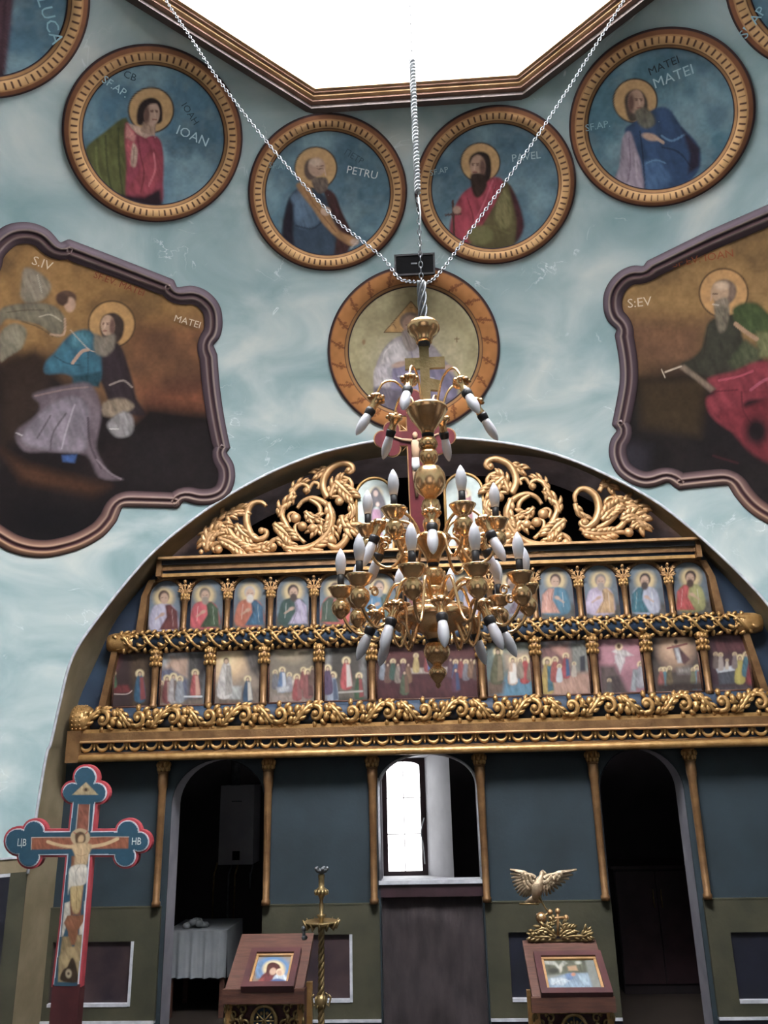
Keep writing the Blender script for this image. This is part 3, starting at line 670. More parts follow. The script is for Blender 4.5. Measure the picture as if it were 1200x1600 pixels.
# ---------------- upper cornice
UX0, UX1 = X(248, 886, -.2), X(1092, 858, -.2)
def ubox(py0, py1, yf, m, dx=0.0, nm='cornice_moulding'):
    mb = MB(); z1 = zc(py0, yf); z0 = zc(py1, yf); mb.box(UX0+dx, UX1-dx, yf, .0, z0, z1); return mb.build(nm, m, ICO)
ubox(857, 860.5, -.24, M['gilt_light']); ubox(861, 870, -.19, M['black'], .01); ubox(870, 879, -.17, M['gilt_dark'], .0); ubox(879, 884, -.145, M['navy'], .0)
ubox(884, 889, -.15, M['gilt'], -.02); ubox(889, 893, -.10, M['gilt_dark'], -.04)
zu_top = zc(857, -.24)
for s, x in ((1, UX0), (-1, UX1)):
    ubox_ = MB().box(x-.02, x+.02, -.2, 0, zc(890, -.15), zc(860, -.2)); ubox_.build('cornice_end', M['gilt_dark'], ICO)
# ================================================================== ICONS OF THE SCREEN (painted boards, each its own thing)
G_I = .85                                               # pigment gain
def icon_thing(x0, x1, z0, z1, y, shapes, base, label, group, arch=False, cat='icon', frame=None, name='painted_icon', tex=.16, fw=.016, step=1.3, gain=None):
    t = empty(name, ((x0+x1)/2, y, z0), label, cat, group)
    r = (x1-x0)/2
    if arch: pts = [(x0, z0), (x1, z0)]+[((x0+x1)/2+r*math.cos(a), z1-r+r*math.sin(a)) for a in np.linspace(0, PI, 18)]
    else: pts = [(x0, z0), (x1, z0), (x1, z1), (x0, z1)]
    MB().prism(pts, y+.002, y+.022).build('board', M['red_wood'], t)
    flat_painting('painting', x0+.004, x1-.004, z0+.004, z1-.004, y, shapes, base, t, step, arch, tex, gain or G_I)
    if frame:
        P = [(p[0], y-.003, p[1]) for p in pts]; P.append(P[0]); mb = MB()
        if arch: mb.tube([P[0]]+P[1:-1]+[P[0]], fw*.6, 6)
        else:
            for a, b in zip(P[:-1], P[1:]): mb.tube([a, b], fw*.6, 6)
        mb.build('frame', M[frame], t)
    return t
def saint(cx, cy, w, h, tunic, mantle, hair='3a2a26', beard=None, side=1, face='b08c74', halo='a89468', low=None):
    """half-length saint; cx, cy is the head, w half the width of the shoulders, h from head to the bottom edge"""
    hr = w*.42
    S = [('E', halo, 3.5, cx, cy, w*.78, w*.78), ('E', 'c4a870', 2, cx, cy, w*.6, w*.6)]
    S += [('P', tunic, 1.0, [(cx-w*.35, cy+hr*1.1), (cx+w*.35, cy+hr*1.1), (cx+w*.9, cy+hr*2.1), (cx+w*1.0, cy+h), (cx-w*1.0, cy+h), (cx-w*.9, cy+hr*2.1)], 1)]
    s = side
    S += [('P', mantle, 1.0, [(cx+s*w*.1, cy+hr*1.3), (cx+s*w*.5, cy+hr*1.2), (cx+s*w*1.0, cy+hr*2.4), (cx+s*w*1.08, cy+h), (cx-s*w*.35, cy+h), (cx+s*w*.2, cy+h*.6)])]
    S += [('L', '2a2226', 1.0, [(cx+s*w*.15, cy+hr*1.6), (cx+s*w*.3, cy+h*.55), (cx-s*w*.1, cy+h)], .5), ('L', 'd8ccc4', 1.2, [(cx-s*w*.5, cy+hr*2), (cx-s*w*.6, cy+h*.8)], .35), ('L', 'd8ccc4', 1.0, [(cx+s*w*.6, cy+hr*2), (cx+s*w*.7, cy+h*.9)], .3)]
    S += [('E', face, .8, cx-s*w*.12, cy+h*.52, w*.2, w*.13, -20*s), ('L', face, w*.16, [(cx-s*w*.12, cy+h*.52), (cx-s*w*.6, cy+h*.66)], .7)]
    S += [('E', hair, .8, cx, cy-hr*.25, hr*.98, hr*1.1), ('E', face, .7, cx+s*hr*.08, cy+hr*.12, hr*.72, hr*.95)]
    if beard: S += [('E', beard, 1.0, cx+s*hr*.08, cy+hr*.95, hr*.62, hr*.75)]
    S += [('L', '3a2622', .9, [(cx-hr*.4, cy), (cx-hr*.1, cy)], .8), ('L', '3a2622', .9, [(cx+hr*.2, cy), (cx+hr*.5, cy)], .8)]
    return S
AP = [  # head x, head y (pixels), tunic, mantle, hair, beard, side, label
 (256, 934, 'a09ab0', '6a3230', '4a342c', None, 1, 'apostle icon with lilac-grey tunic and brown-red mantle, leftmost of the arched row'),
 (320, 930, 'b8444c', '3e5438', '6a5c50', '8a7c70', 1, 'apostle icon in crimson tunic with dark green cloth, second from the left end'),
 (390, 927, 'a8583a', '2c5a76', 'a09890', 'b8b0a8', 1, 'grey-bearded apostle icon in orange tunic wrapped in a blue mantle'),
 (458, 925, '2e4a44', '9a8ea8', '3c2c28', '4a3830', 1, 'apostle icon in dark green tunic with a lilac sash, fourth from the left end'),
 (524, 922, 'c04c44', '3c5040', '5a4438', '6a5848', -1, 'apostle icon in bright red drapery beside the left edge of the chandelier'),
 (592, 918, '3a6c8c', '4a6058', '5c5450', '8a8480', 1, 'bearded apostle icon in blue seen through the left chandelier arms'),
 (660, 914, '8a4444', '34506c', '3a2a24', '4a342c', 1, 'icon at the centre of the arched row, behind the chandelier stem'),
 (728, 912, 'a89cac', '5c6a80', '3c2c28', '4c3a30', -1, 'pale lilac apostle icon just right of the chandelier stem'),
 (799, 909, '8a8c92', '6c5c6c', '4a3a32', '5c4a40', 1, 'grey-robed apostle icon behind the right chandelier arms'),
 (868, 908, '3a7088', 'b8806c', '4a342c', None, -1, 'young beardless apostle icon in blue tunic with salmon-pink mantle'),
 (938, 908, 'a898b0', 'b08a5c', '7c7068', '8c8078', 1, 'apostle icon in lilac tunic with ochre drapery over one shoulder'),
 (1008, 907, 'a0a2b4', '2c6674', '3a2c2a', '4a3a34', -1, 'apostle icon in pale lilac tunic and teal mantle, second from the right end'),
 (1079, 903, '8c8a50', 'b03c3c', '3c2a26', '4a342c', -1, 'apostle icon in olive tunic with red mantle, rightmost of the arched row')]
GRP_A = 'arched apostle icons in the upper row'
r_i = stp/2-.042; zi_top = zc(895, YF)
for i, (hx, hy, tu, ma, hair, beard, side, lab) in enumerate(AP):
    xc = (xs[i]+xs[i+1])/2
    sc_ = 1.0 if i < 7 else 1.0
    sh = [('N', '6c7c8c', .6, 24, i, .45), ('P', '54504c', 4, [(hx-50, hy+38), (hx+50, hy+34), (hx+50, hy+80), (hx-50, hy+80)])]+saint(hx, hy, 21, 50, tu, ma, hair, beard, side)
    icon_thing(xc-r_i, xc+r_i, za0, zi_top, YF, sh, '58646e', lab, GRP_A, arch=True)
# ---- feast row
def fig(x, y, h, robe, robe2=None, halo=True, face='b8987c', lean=0):
    w = h*.2; S = []
    if halo: S.append(('E', 'dcc48c', 1.2, x+lean, y-h*.44, w*.75, w*.75))
    S += [('P', robe, .8, [(x-w*.5+lean, y-h*.34), (x+w*.5+lean, y-h*.34), (x+w, y+h*.5), (x-w, y+h*.5)], 1)]
    if robe2: S += [('P', robe2, .8, [(x+lean, y-h*.32), (x+w*.6+lean, y-h*.3), (x+w*1.05, y+h*.45), (x+w*.1, y+h*.5)])]
    S += [('E', '4a342a', .6, x+lean, y-h*.44, w*.36, w*.42), ('E', face, .5, x+lean, y-h*.42, w*.27, w*.33)]
    return S
def T1(p, s=3.0, ox=80, oy=960): return [(a/s+ox, b/s+oy) for a, b in p]
FE = []
FE.append(('3c2c2c', [('P', '6a3436', 4, T1([(260, 180), (340, 180), (300, 290), (260, 290)])), ('P', '54402e', 5, T1([(370, 170), (470, 170), (450, 430), (380, 430)])), ('P', '70282a', 1.5, T1([(260, 335), (360, 330), (375, 365), (262, 372)])), ('L', 'b8a89c', 1.5, T1([(262, 371), (350, 374), (378, 358)]))]+fig(178, 1062, 22, '4a7050')+fig(218.5, 1072, 44, '2e5c78', '8a3a3a'),
  'dark interior nativity scene with a blue-robed standing figure, leftmost rectangular icon'))
FE.append(('707478', [('P', '9aa0a4', 5, T1([(510, 170), (640, 170), (640, 260), (510, 260)])), ('P', 'b8947c', 5, T1([(560, 200), (650, 200), (640, 300), (520, 270)])), ('P', '5c6078', 3, T1([(510, 260), (560, 250), (640, 310), (640, 420), (510, 420)])), ('P', '54504e', 2, T1([(645, 180), (720, 180), (705, 420), (640, 420)])), ('E', '3a3438', 2, *T1([(700, 240)])[0], 6, 18), ('P', '7c6a5c', 2, T1([(500, 400), (710, 400), (705, 430), (500, 430)]))]+fig(252, 1081, 30, '7c6450')+fig(261, 1077, 38, '7a3a3c', '9a8478')+fig(271, 1075, 40, 'a8a0a0', '6a5850')+fig(281, 1077, 36, '8c9098')+fig(305, 1068, 38, 'a84848', 'c09078')+[('L', 'b8bcc0', 3, T1([(625, 385), (705, 385)]))],
  'presentation scene with a small crowd before a temple doorway, second rectangular icon from left'))
FE.append(('8a7868', [('E', 'c8a478', 8, 352, 1035, 34, 30), ('E', 'dcbc88', 8, 356, 1028, 16, 20), ('P', '6c5c50', 5, T1([(760, 350), (975, 350), (970, 430), (755, 430)])), ('P', 'a0a09c', 1.2, T1([(835, 335), (895, 335), (890, 400), (835, 398)])), ('P', '5c5450', 4, T1([(900, 170), (975, 170), (975, 300), (930, 260)]))]+fig(350.5, 1058, 58, 'b8b0ac', '9a948c', lean=3)+fig(387, 1077, 36, '34506c', 'b8b0a4'),
  'annunciation scene with a pale angel beside a kneeling figure in warm light'))
FE.append(('786c5c', [('E', 'a89474', 8, 455, 1010, 26, 22), ('P', '8c7c70', 4, T1([(1030, 370), (1200, 370), (1200, 430), (1030, 430)])), ('P', 'b4a898', 4, [(430, 1062), (470, 1058), (470, 1074), (430, 1076)])]+fig(430, 1062, 26, '6c6a70')+fig(441, 1062, 34, '4c6c94', 'b8bcc8')+fig(452, 1066, 26, '8c8a90')+[('P', 'b8b8bc', 1.5, [(432, 1074), (452, 1072), (450, 1081), (434, 1082)])]+fig(464, 1074, 36, '9a4444', '8a5450')+fig(474, 1060, 30, '8c4a48')+fig(481, 1068, 40, '8a504c', '5c3c3c')+fig(488, 1056, 26, '6c5448'),
  'adoration scene with a bright cradle and red-robed crowd, fourth rectangular icon from left'))
FE.append(('4c4640', [('P', '8c8a88', 3, [(508, 1010), (517, 1010), (517, 1092), (508, 1092)]), ('P', '7c7a78', 3, [(563, 1008), (573, 1008), (573, 1088), (563, 1090)]), ('P', '645c50', 4, [(518, 1060), (562, 1060), (562, 1092), (518, 1092)])]+fig(541, 1052, 44, 'b04444', 'b8b0a8')+fig(520, 1074, 42, '9aa4b4', '4c5c74')+fig(512, 1062, 40, '54405c')+fig(561, 1072, 36, '3c5c40', '8c3a3c')+[('L', 'a09c94', 3, [(530, 1082), (566, 1080)])],
  'scene of a red-robed figure on a pedestal between pale pillars, fifth rectangular icon from left'))
LS = [('P', '5c2c2c', 8, [(590, 1008), (750, 1003), (750, 1030), (590, 1034)]), ('P', '4c2428', 5, [(590, 1060), (750, 1056), (750, 1092), (590, 1096)]), ('P', 'a89c90', 1, [(636, 1044), (703, 1042), (704, 1051), (636, 1053)])]
for i in range(6): LS += fig(598+i*8, 1046+(i % 2)*5, 28, ['7c8490', '6c4c40', '3c5c50', '8c7c70', '5c3c48', '7c5c40'][i], halo=i % 2 == 0)
for i in range(6): LS += fig(704+i*8, 1043+(i % 2)*4, 28, ['5c3c48', '40587c', '8c3c3c', '6c6c74', '7c5c40', '54403c'][i], halo=i % 2 == 1)
LS += fig(650, 1036, 26, 'b09858')+fig(668, 1034, 28, '8c3c3c', '3c5c8c')+fig(686, 1036, 24, '7c6c54')+fig(632, 1066, 34, '4c5c44', '6c4c3c', False)+fig(712, 1062, 34, '5c3448', '34486c', False)
FE.append(('4a2628', LS, 'wide last supper scene in dark red, widest icon of the row'))
FE.append(('5c6c6c', [('P', '7c8478', 6, [(765, 1000), (830, 1000), (830, 1030), (765, 1030)]), ('P', 'b09478', 6, [(788, 1022), (830, 1018), (826, 1044), (790, 1046)]), ('P', '4c7c94', 3, [(776, 1072), (800, 1050), (832, 1066), (832, 1092), (770, 1092)]), ('P', '6c5444', 3, [(762, 1064), (788, 1066), (786, 1084), (762, 1088)])]+fig(776, 1040, 50, '5c5c40', '7c6c50', lean=2)+fig(801, 1048, 38, 'b8967c', 'c8beb4')+[('P', 'c8c4bc', 1, [(796, 1050), (806, 1050), (805, 1068), (797, 1068)])]+fig(820, 1046, 38, 'a83c3c', 'a03434')+fig(813, 1044, 28, '8c7c6c')+fig(829, 1046, 30, '7c6c5c'),
  'baptism scene with a figure standing in blue water, right of the chandelier stem'))
FE.append(('7c6c64', [('P', '8c9098', 5, [(848, 995), (920, 992), (920, 1012), (848, 1015)]), ('P', 'b88070', 6, [(856, 1006), (888, 1004), (892, 1030), (856, 1030)]), ('P', '7c5450', 3, [(846, 1012), (858, 1010), (884, 1032), (880, 1044), (846, 1044)]), ('P', '7c7c74', 2, [(893, 1006), (921, 1004), (921, 1052), (895, 1052)]), ('P', '34343c', 1, [(906, 1026), (914, 1024), (915, 1050), (907, 1051)]), ('P', 'a8806c', 4, [(850, 1056), (922, 1050), (922, 1084), (852, 1088)])]+fig(855, 1056, 50, 'a88c3c', '3c6c7c')+fig(867, 1046, 34, '9c4840')+fig(884, 1040, 34, 'a43c44', '34587c')+fig(874, 1052, 24, 'a8b0b4')+fig(897, 1046, 20, 'a89c8c'),
  'crowd scene before a pale building with a dark doorway, second icon right of centre'))
FE.append(('94606c', [('P', 'b07480', 6, [(936, 995), (1005, 992), (1010, 1050), (940, 1050)]), ('P', '5c4c48', 4, [(936, 1040), (960, 1040), (985, 1086), (938, 1088)]), ('P', '4a3c3c', 2, [(948, 1058), (966, 1056), (978, 1086), (952, 1086)]), ('P', '8c9498', 1, [(989, 1046), (997, 1046), (994, 1080), (985, 1080)]), ('P', 'c0b8b4', 1.2, [(962, 1014), (956, 1018), (966, 1024), (960, 1036), (976, 1036), (976, 1026), (990, 1024), (978, 1016)]), ('E', 'e0c090', 1, 967, 1010, 6, 6), ('E', '6c4834', .6, 967, 1010, 3, 3.6), ('P', 'bcb4b4', 1.2, [(960, 1024), (976, 1026), (970, 1050), (968, 1050)], 1)]+fig(1001, 1054, 36, '8c8c94', 'a09ca0')+fig(952, 1072, 20, '54504c'),
  'resurrection scene on a pink sky with a white rising figure, third icon right of centre'))
FE.append(('50443f', [('E', 'a88468', 7, 1056, 1014, 28, 30), ('E', 'c8a07c', 5, 1056, 1008, 18, 18), ('P', '5c3c40', 1.2, [(1050, 1008), (1060, 1010), (1078, 1030), (1070, 1038), (1056, 1030)]), ('P', 'b8b8bc', 1, [(1053, 1012), (1060, 1012), (1066, 1036), (1059, 1036)]), ('L', '8c4c44', 3, [(1043, 1013), (1056, 1010), (1073, 1006)]), ('E', '5c4034', .6, 1056, 1003, 3, 3.8), ('P', '8c8480', 4, [(1058, 1044), (1080, 1042), (1078, 1052), (1060, 1052)])]+fig(1038, 1060, 30, '4c8494')+fig(1046, 1056, 26, '6c5c3c')+fig(1033, 1058, 26, '8c4c44')+fig(1089, 1060, 36, '54849c', '8c4440')+fig(1095, 1056, 26, '7c5c4c')+fig(1083, 1056, 22, '6c6c4c')+[('P', '3c302c', 3, [(1028, 1070), (1098, 1066), (1098, 1078), (1028, 1080)])],
  'ascension scene with a figure floating in a glowing oval, second rectangular icon from right'))
FE.append(('483038', [('P', '5c3438', 5, [(1115, 990), (1180, 988), (1182, 1020), (1115, 1022)]), ('P', 'b0b4bc', 1, [(1118, 1044), (1146, 1040), (1150, 1048), (1122, 1052)]), ('P', '4c5058', 1, [(1122, 1052), (1150, 1048), (1150, 1068), (1124, 1070)])]+fig(1126, 1034, 24, '9a8c84')+fig(1118, 1032, 22, '6c5c54')+fig(1136, 1038, 14, 'b8a894')+fig(1156, 1046, 40, 'b0a040', 'a89438')+fig(1166, 1038, 34, '3c6c7c')+fig(1175, 1046, 44, '8c3840')+fig(1183, 1042, 36, '5c4c48')+fig(1148, 1032, 22, '7c6c6c')+[('P', '4c4448', 4, [(1114, 1072), (1190, 1070), (1192, 1082), (1114, 1084)])],
  'dormition scene with a pale bier and a yellow-robed mourner, rightmost rectangular icon'))
for i, (base, sh, lab) in enumerate(FE):
    a, b = fx[i]+.032, fx[i+1]-.032
    if i == 0: a += .035
    if i == len(FE)-1: b -= .03
    icon_thing(a, b, zi0, zi1, YF, sh, base, lab, 'rectangular festival scenes in the lower row', step=1.1, frame='red_wood')
# ================================================================== CREST OVER THE CORNICE
YK = -.14
zk = zu_top
def kx(p): 
    q = on_y(p[0], p[1], YK); return (float(q[0]), float(q[2]))
sk = scale_at(YK, 800)
def mp_k(u, v, h): return (u, YK-h, v)
def crest(name, label, stems, leaves, curls, group, m='gilt_light'):
    """stems: (points, radii px), leaves: (points, width px, number, side), curls: (x, y, r px)"""
    base = kx(stems[0][0][0]); t = empty(name, (base[0], YK, zk), label, 'carving', group)
    mb = MB()
    for pts, rad in stems: P = [kx(p) for p in spline(pts, 5)]; mb.tube([(x, YK-.012, z) for x, z in P], [r*sk for r in rad], 8)
    for x, y, r in curls: c = kx((x, y)); mb.ball((c[0], YK-.02, c[1]), r*sk, 12, (1, .8, 1))
    mb.build('scroll', M[m], t)
    for pts, w, n, side in leaves:
        mb = MB(); leafy(mb, [kx(p) for p in spline(pts, 4)], w*sk*1.35, mp_k, n, w*sk*2.9, .006, side); mb.build('acanthus_leaf', M[m], t)
    return t
def z7(L): return [(x/3.077+230, y/3.077+680) for x, y in L]
def mir(L, ax=655.5, dy=-6.5): return [(2*ax-x, y+dy+0.0*(x)) for x, y in L]
ST = [(z7([(868, 305), (848, 262), (850, 215), (880, 165), (935, 138), (978, 146), (990, 170), (972, 184), (955, 172)]), [5.5, 6, 6.5, 6, 5, 3.5, 3]),
      (z7([(660, 530), (740, 545), (820, 520), (875, 460), (890, 390), (862, 335), (800, 305), (750, 320), (722, 355)]), [3, 5, 6, 6, 5, 4, 3]),
      (z7([(780, 310), (828, 345), (830, 395), (795, 420), (765, 410)]), [4, 4, 3, 2.5]),
      (z7([(640, 520), (690, 500), (672, 440), (650, 390), (665, 345), (700, 320)]), [3, 5, 5, 4, 3]),
      (z7([(700, 320), (700, 270), (730, 240), (768, 245), (778, 270), (760, 285)]), [4, 4, 4, 3, 2.5]),
      (z7([(780, 262), (800, 232), (826, 240), (820, 262)]), [3, 3.5, 2.5]),
      (z7([(880, 300), (925, 300), (975, 320), (998, 355), (985, 395), (955, 410)]), [3, 4, 4, 3, 2]),
      (z7([(870, 520), (905, 545), (945, 520), (968, 470), (960, 420), (935, 390)]), [5, 6, 6, 4, 2.5]),
      (z7([(700, 545), (660, 500), (615, 505), (590, 530), (600, 552), (618, 548)]), [2.5, 4, 4.5, 4, 3]),
      (z7([(760, 520), (720, 480), (712, 440), (735, 420)]), [3, 3.5, 3, 2]),
      (z7([(690, 420), (680, 390), (700, 375), (722, 385)]), [2.5, 3, 2.5]),
      (z7([(905, 240), (925, 205), (970, 215), (985, 250), (960, 290)]), [2.5, 3.5, 3.5, 2])]
LV = [(z7([(880, 160), (845, 175), (812, 190)]), 6, 3, None), (z7([(905, 225), (940, 260), (985, 300)]), 8, 5, None), (z7([(880, 300), (900, 250), (935, 220)]), 7, 4, None), (z7([(870, 330), (890, 400), (880, 450)]), 8, 5, -1),
      (z7([(935, 390), (950, 440), (998, 452)]), 8, 5, None), (z7([(945, 520), (975, 470), (1000, 430)]), 6, 4, 1), (z7([(660, 545), (760, 552), (850, 500)]), 8, 8, -1), (z7([(610, 430), (650, 460), (690, 500)]), 8, 5, None),
      (z7([(640, 400), (655, 350), (700, 325)]), 7, 5, 1), (z7([(690, 300), (720, 250), (760, 240)]), 6, 5, 1), (z7([(620, 500), (660, 520), (700, 545)]), 6, 4, None), (z7([(850, 500), (830, 440), (790, 470)]), 6, 4, None), (z7([(880, 430), (895, 460), (890, 500)]), 6, 3, None),
      (z7([(760, 370), (790, 400), (830, 400)]), 6, 4, None), (z7([(975, 330), (990, 370), (975, 400)]), 6, 4, -1), (z7([(700, 260), (690, 300), (665, 330)]), 6, 4, 1)]
CU = [(*z7([(716, 402)])[0], 8.5), (*z7([(748, 442)])[0], 8), (*z7([(795, 452)])[0], 7.5), (*z7([(885, 506)])[0], 8), (*z7([(925, 322)])[0], 7.5), (*z7([(607, 540)])[0], 6.5), (*z7([(968, 172)])[0], 5), (*z7([(765, 270)])[0], 5.5)]
GC = 'openwork gilded scroll carvings on top of the iconostasis'
crest('carved_crest', 'large openwork gilded scroll carving left of the arched icon of the mourning woman', ST, LV, CU, GC)
crest('carved_crest', 'large openwork gilded scroll carving right of the two arched icons', [(mir(p), r) for p, r in ST], [(mir(p), w, n, (None if s is None else -s)) for p, w, n, s in LV], [(*mir([(x, y)])[0], r) for x, y, r in CU], GC)
S2 = [(z7([(575, 345), (550, 325), (510, 330), (485, 365), (480, 420), (500, 480), (535, 505), (570, 490), (575, 465), (550, 455)]), [3, 4, 5.5, 6, 6, 6, 5, 4, 3]),
      (z7([(385, 400), (392, 450), (425, 500), (480, 530), (540, 540), (572, 548)]), [3, 5, 6, 6, 4, 3]), (z7([(460, 520), (400, 540), (340, 520), (315, 540), (330, 560), (350, 552)]), [3, 4, 4, 3.5, 3]),
      (z7([(420, 480), (380, 460), (350, 430), (340, 400)]), [3, 3, 2]), (z7([(300, 550), (290, 510), (310, 480)]), [2.5, 3, 2])]
L2 = [(z7([(395, 385), (430, 372), (470, 365)]), 7, 4, None), (z7([(430, 430), (455, 470), (500, 500)]), 7, 5, None), (z7([(290, 560), (300, 500), (350, 460)]), 8, 6, None), (z7([(345, 500), (400, 520), (470, 560)]), 8, 7, None), (z7([(310, 440), (345, 425), (385, 450)]), 7, 4, None), (z7([(470, 560), (530, 550), (575, 540)]), 6, 4, None), (z7([(360, 400), (380, 380), (400, 400)]), 7, 3, None), (z7([(330, 470), (300, 480), (275, 530)]), 7, 4, None)]
C2 = [(*z7([(345, 552)])[0], 7), (*z7([(552, 462)])[0], 5.5), (*z7([(560, 546)])[0], 5), (*z7([(262, 564)])[0], 4)]
crest('carved_crest', 'small openwork gilded scroll carving at the far left end of the cornice', S2, L2, C2, GC)
def z8(L): return [(x/2.609+740, y/2.609+700) for x, y in L]
S3 = [(z8([(415, 225), (412, 195), (435, 170), (470, 175), (500, 205), (510, 255), (495, 300), (460, 325), (435, 310), (450, 290)]), [3, 4, 5, 6, 6.5, 6.5, 6, 4, 3]),
      (z8([(500, 330), (540, 310), (575, 270), (585, 225), (560, 205), (535, 222), (545, 250)]), [4, 5, 6, 5, 4, 3, 2.5]), (z8([(510, 180), (530, 155), (560, 165), (572, 200)]), [4, 4, 3.5, 3]),
      (z8([(560, 345), (600, 320), (625, 280), (645, 230), (670, 235)]), [4, 5, 5, 3.5, 2.5]), (z8([(430, 330), (480, 350), (540, 350), (600, 345), (640, 350)]), [3, 4, 4, 4, 3])]
L3 = [(z8([(412, 230), (425, 270), (445, 290)]), 7, 4, 1), (z8([(520, 300), (545, 270), (580, 240)]), 8, 5, None), (z8([(600, 300), (640, 280), (690, 300)]), 8, 6, None), (z8([(620, 250), (650, 240), (690, 260)]), 7, 4, None), (z8([(640, 330), (670, 310), (690, 330)]), 7, 4, None), (z8([(570, 200), (600, 220), (625, 215)]), 7, 4, None), (z8([(440, 345), (500, 355), (560, 350)]), 7, 6, None), (z8([(515, 160), (540, 150), (565, 170)]), 6, 4, None)]
C3 = [(*z8([(452, 308)])[0], 7), (*z8([(545, 235)])[0], 5), (*z8([(630, 347)])[0], 7.5)]
crest('carved_crest', 'small openwork gilded scroll carving at the right end of the cornice', S3, L3, C3, GC)
# arched icons on the crest
def zc6(x, y): return (x/3+480, y/3+700)
for (x0, x1, ytop, lab, shp) in ((557, 614, 747, 'arched icon of a mourning woman in dark mantle over rose robe, on the cornice', [('E', 'b4a47c', 2, 587, 771, 11, 11), ('P', '8c5878', 1.5, [(580, 795), (596, 795), (598, 850), (578, 850)]), ('P', '3a323c', 1.2, [(580, 768), (587, 761), (594, 768), (602, 784), (603, 802), (597, 830), (594, 800), (588, 792), (582, 800), (579, 830), (574, 802), (576, 784)], 1), ('E', 'b49484', .7, 587, 771, 3.6, 4.8), ('E', 'b49484', .8, 590, 788, 2.6, 3.4)]),
                                  (696, 756, 740, 'arched icon of a youth in red mantle beside the crucifix, on the cornice', saint(726, 772, 12, 90, '8a4450', '6c4038', '6a4a3a', None, -1, 'b49484'))):
    a, b = X(x0, 800, YK), X(x1, 800, YK); icon_thing(a, b, zk, Z(ytop, YK, (x0+x1)/2), YK, [('N', 'a8b4ac', .5, 20, 3, .45)]+shp, '8c9c98', lab, 'arched icons flanking the crest crucifix', arch=True, frame='gilt', fw=.022, name='arched_icon', gain=1.2)
# crest crucifix
def trefoil_cross(cx, top, bot, armz, halfw, w, r, y0, y1, foot=True):
    """outline as list of prisms (x, z)"""
    def circ(a, b, rr, n=18): return [(a+rr*math.cos(2*PI*k/n), b+rr*math.sin(2*PI*k/n)) for k in range(n)]
    L = [[(cx-w, bot), (cx+w, bot), (cx+w, top-r), (cx-w, top-r)], [(cx-halfw+r, armz-w), (cx+halfw-r, armz-w), (cx+halfw-r, armz+w), (cx-halfw+r, armz+w)]]
    for (a, b), (dx, dz) in (((cx, top-r*1.35), (0, 1)), ((cx-halfw+r*1.35, armz), (-1, 0)), ((cx+halfw-r*1.35, armz), (1, 0))):
        for s in (-1, 1): L.append(circ(a+dz*s*r*.72-dx*0, b+dx*s*r*.72, r*.62))
        L.append(circ(a+dx*r*.72, b+dz*r*.72, r*.64)); L.append(circ(a, b, r*.66))
    return L
YK0, ZK0 = YK, zk; YB, TA = -.22, math.radians(21); YK = 0.0
pn = np.array([0, math.cos(TA), math.sin(TA)]); pu = np.array([0, -math.sin(TA), math.cos(TA)]); pb = np.array([0, YB, zk])   # plane leaning forward
def lean(px, py): d = ray(px, py); q = CAM+d*(((pb-CAM)@pn)/(d@pn)); return float(q[0]), float((q-pb)@pu)
def tilt(mb): mb.v = [tuple(pb*[0, 1, 1]+np.array([x, 0, 0])+pn*y+pu*z) for x, y, z in mb.v]; return mb
cxk = lean(651, 760)[0]; tpk, amk = lean(648, 610)[1], lean(651, 684)[1]; zk = 0.0
t = empty('crest_crucifix', (cxk, YB, ZK0), 'dark red trefoil crucifix leaning forward at the top centre of the iconostasis, behind the chandelier', 'cross')
mb = MB(); mo = MB(); hwk = 60*sk
def bar(m_, g, y0, y1):
    L = trefoil_cross(cxk, tpk+g, 0, amk, hwk+g, 10.5*sk+g, 19*sk+g, 0, 0)
    for i, p in enumerate(L): m_.prism(p, y0-.0004*i, y1)
bar(mb, 0, -.02, .02); bar(mo, .010, -.012, .015)
tilt(mo).build('cross_border', M['gilt_light'], t); tilt(mb).build('cross_body', mat('dark_red_cross_paint', '6c2c32', .5, 0, '5a242a', 10), t)
P_ = []
fz = amk-.005; skin = mat('painted_skin', 'b49478', .6); 
fg = MB(); yy = YK-.032; a_ = .013
fg.tube([(cxk, yy, fz-.01), (cxk+.004, yy, fz-.09), (cxk, yy, fz-.17)], [.03, .034, .026], 8, True, .35)
for s in (-1, 1): fg.tube([(cxk+s*.02, yy, fz-.015), (cxk+s*.1, yy, fz-.005), (cxk+s*.19, yy, fz+.03)], [.014, .011, .007], 6, True, .6); fg.tube([(cxk+s*.012, yy, fz-.17), (cxk+s*.014, yy, fz-.3), (cxk+s*.004, yy, fz-.46)], [.02, .015, .009], 6, True, .5)
fg.ball((cxk+.004, yy-.003, fz+.025), .024, 10, (.9, .5, 1.15)); tilt(fg).build('painted_body', skin, t)
tilt(MB().tube([(cxk, yy-.004, fz-.15), (cxk, yy-.006, fz-.21), (cxk+.004, yy-.004, fz-.25)], [.028, .034, .03], 8, True, .45)).build('loincloth', M['white_plaster'], t)
ray_ = MB()
for a in (PI/4, 3*PI/4, 5*PI/4, 7*PI/4):
    for d in (-.12, 0, .12): 
        L = .15 if d == 0 else .11; c, s = math.cos(a+d), math.sin(a+d); ray_.tube([(cxk+c*.04, YK, amk+s*.04), (cxk+c*L, YK, amk+s*L)], [.009, .003], 5)
tilt(ray_).build('ray', M['gilt_light'], t)['kind'] = 'stuff'
YK, zk = YK0, ZK0
MB().box(cxk-.04, cxk+.04, YB-.03, YB+.05, zk-.004, zk+.03).build('foot_block', M['gilt_dark'], t)
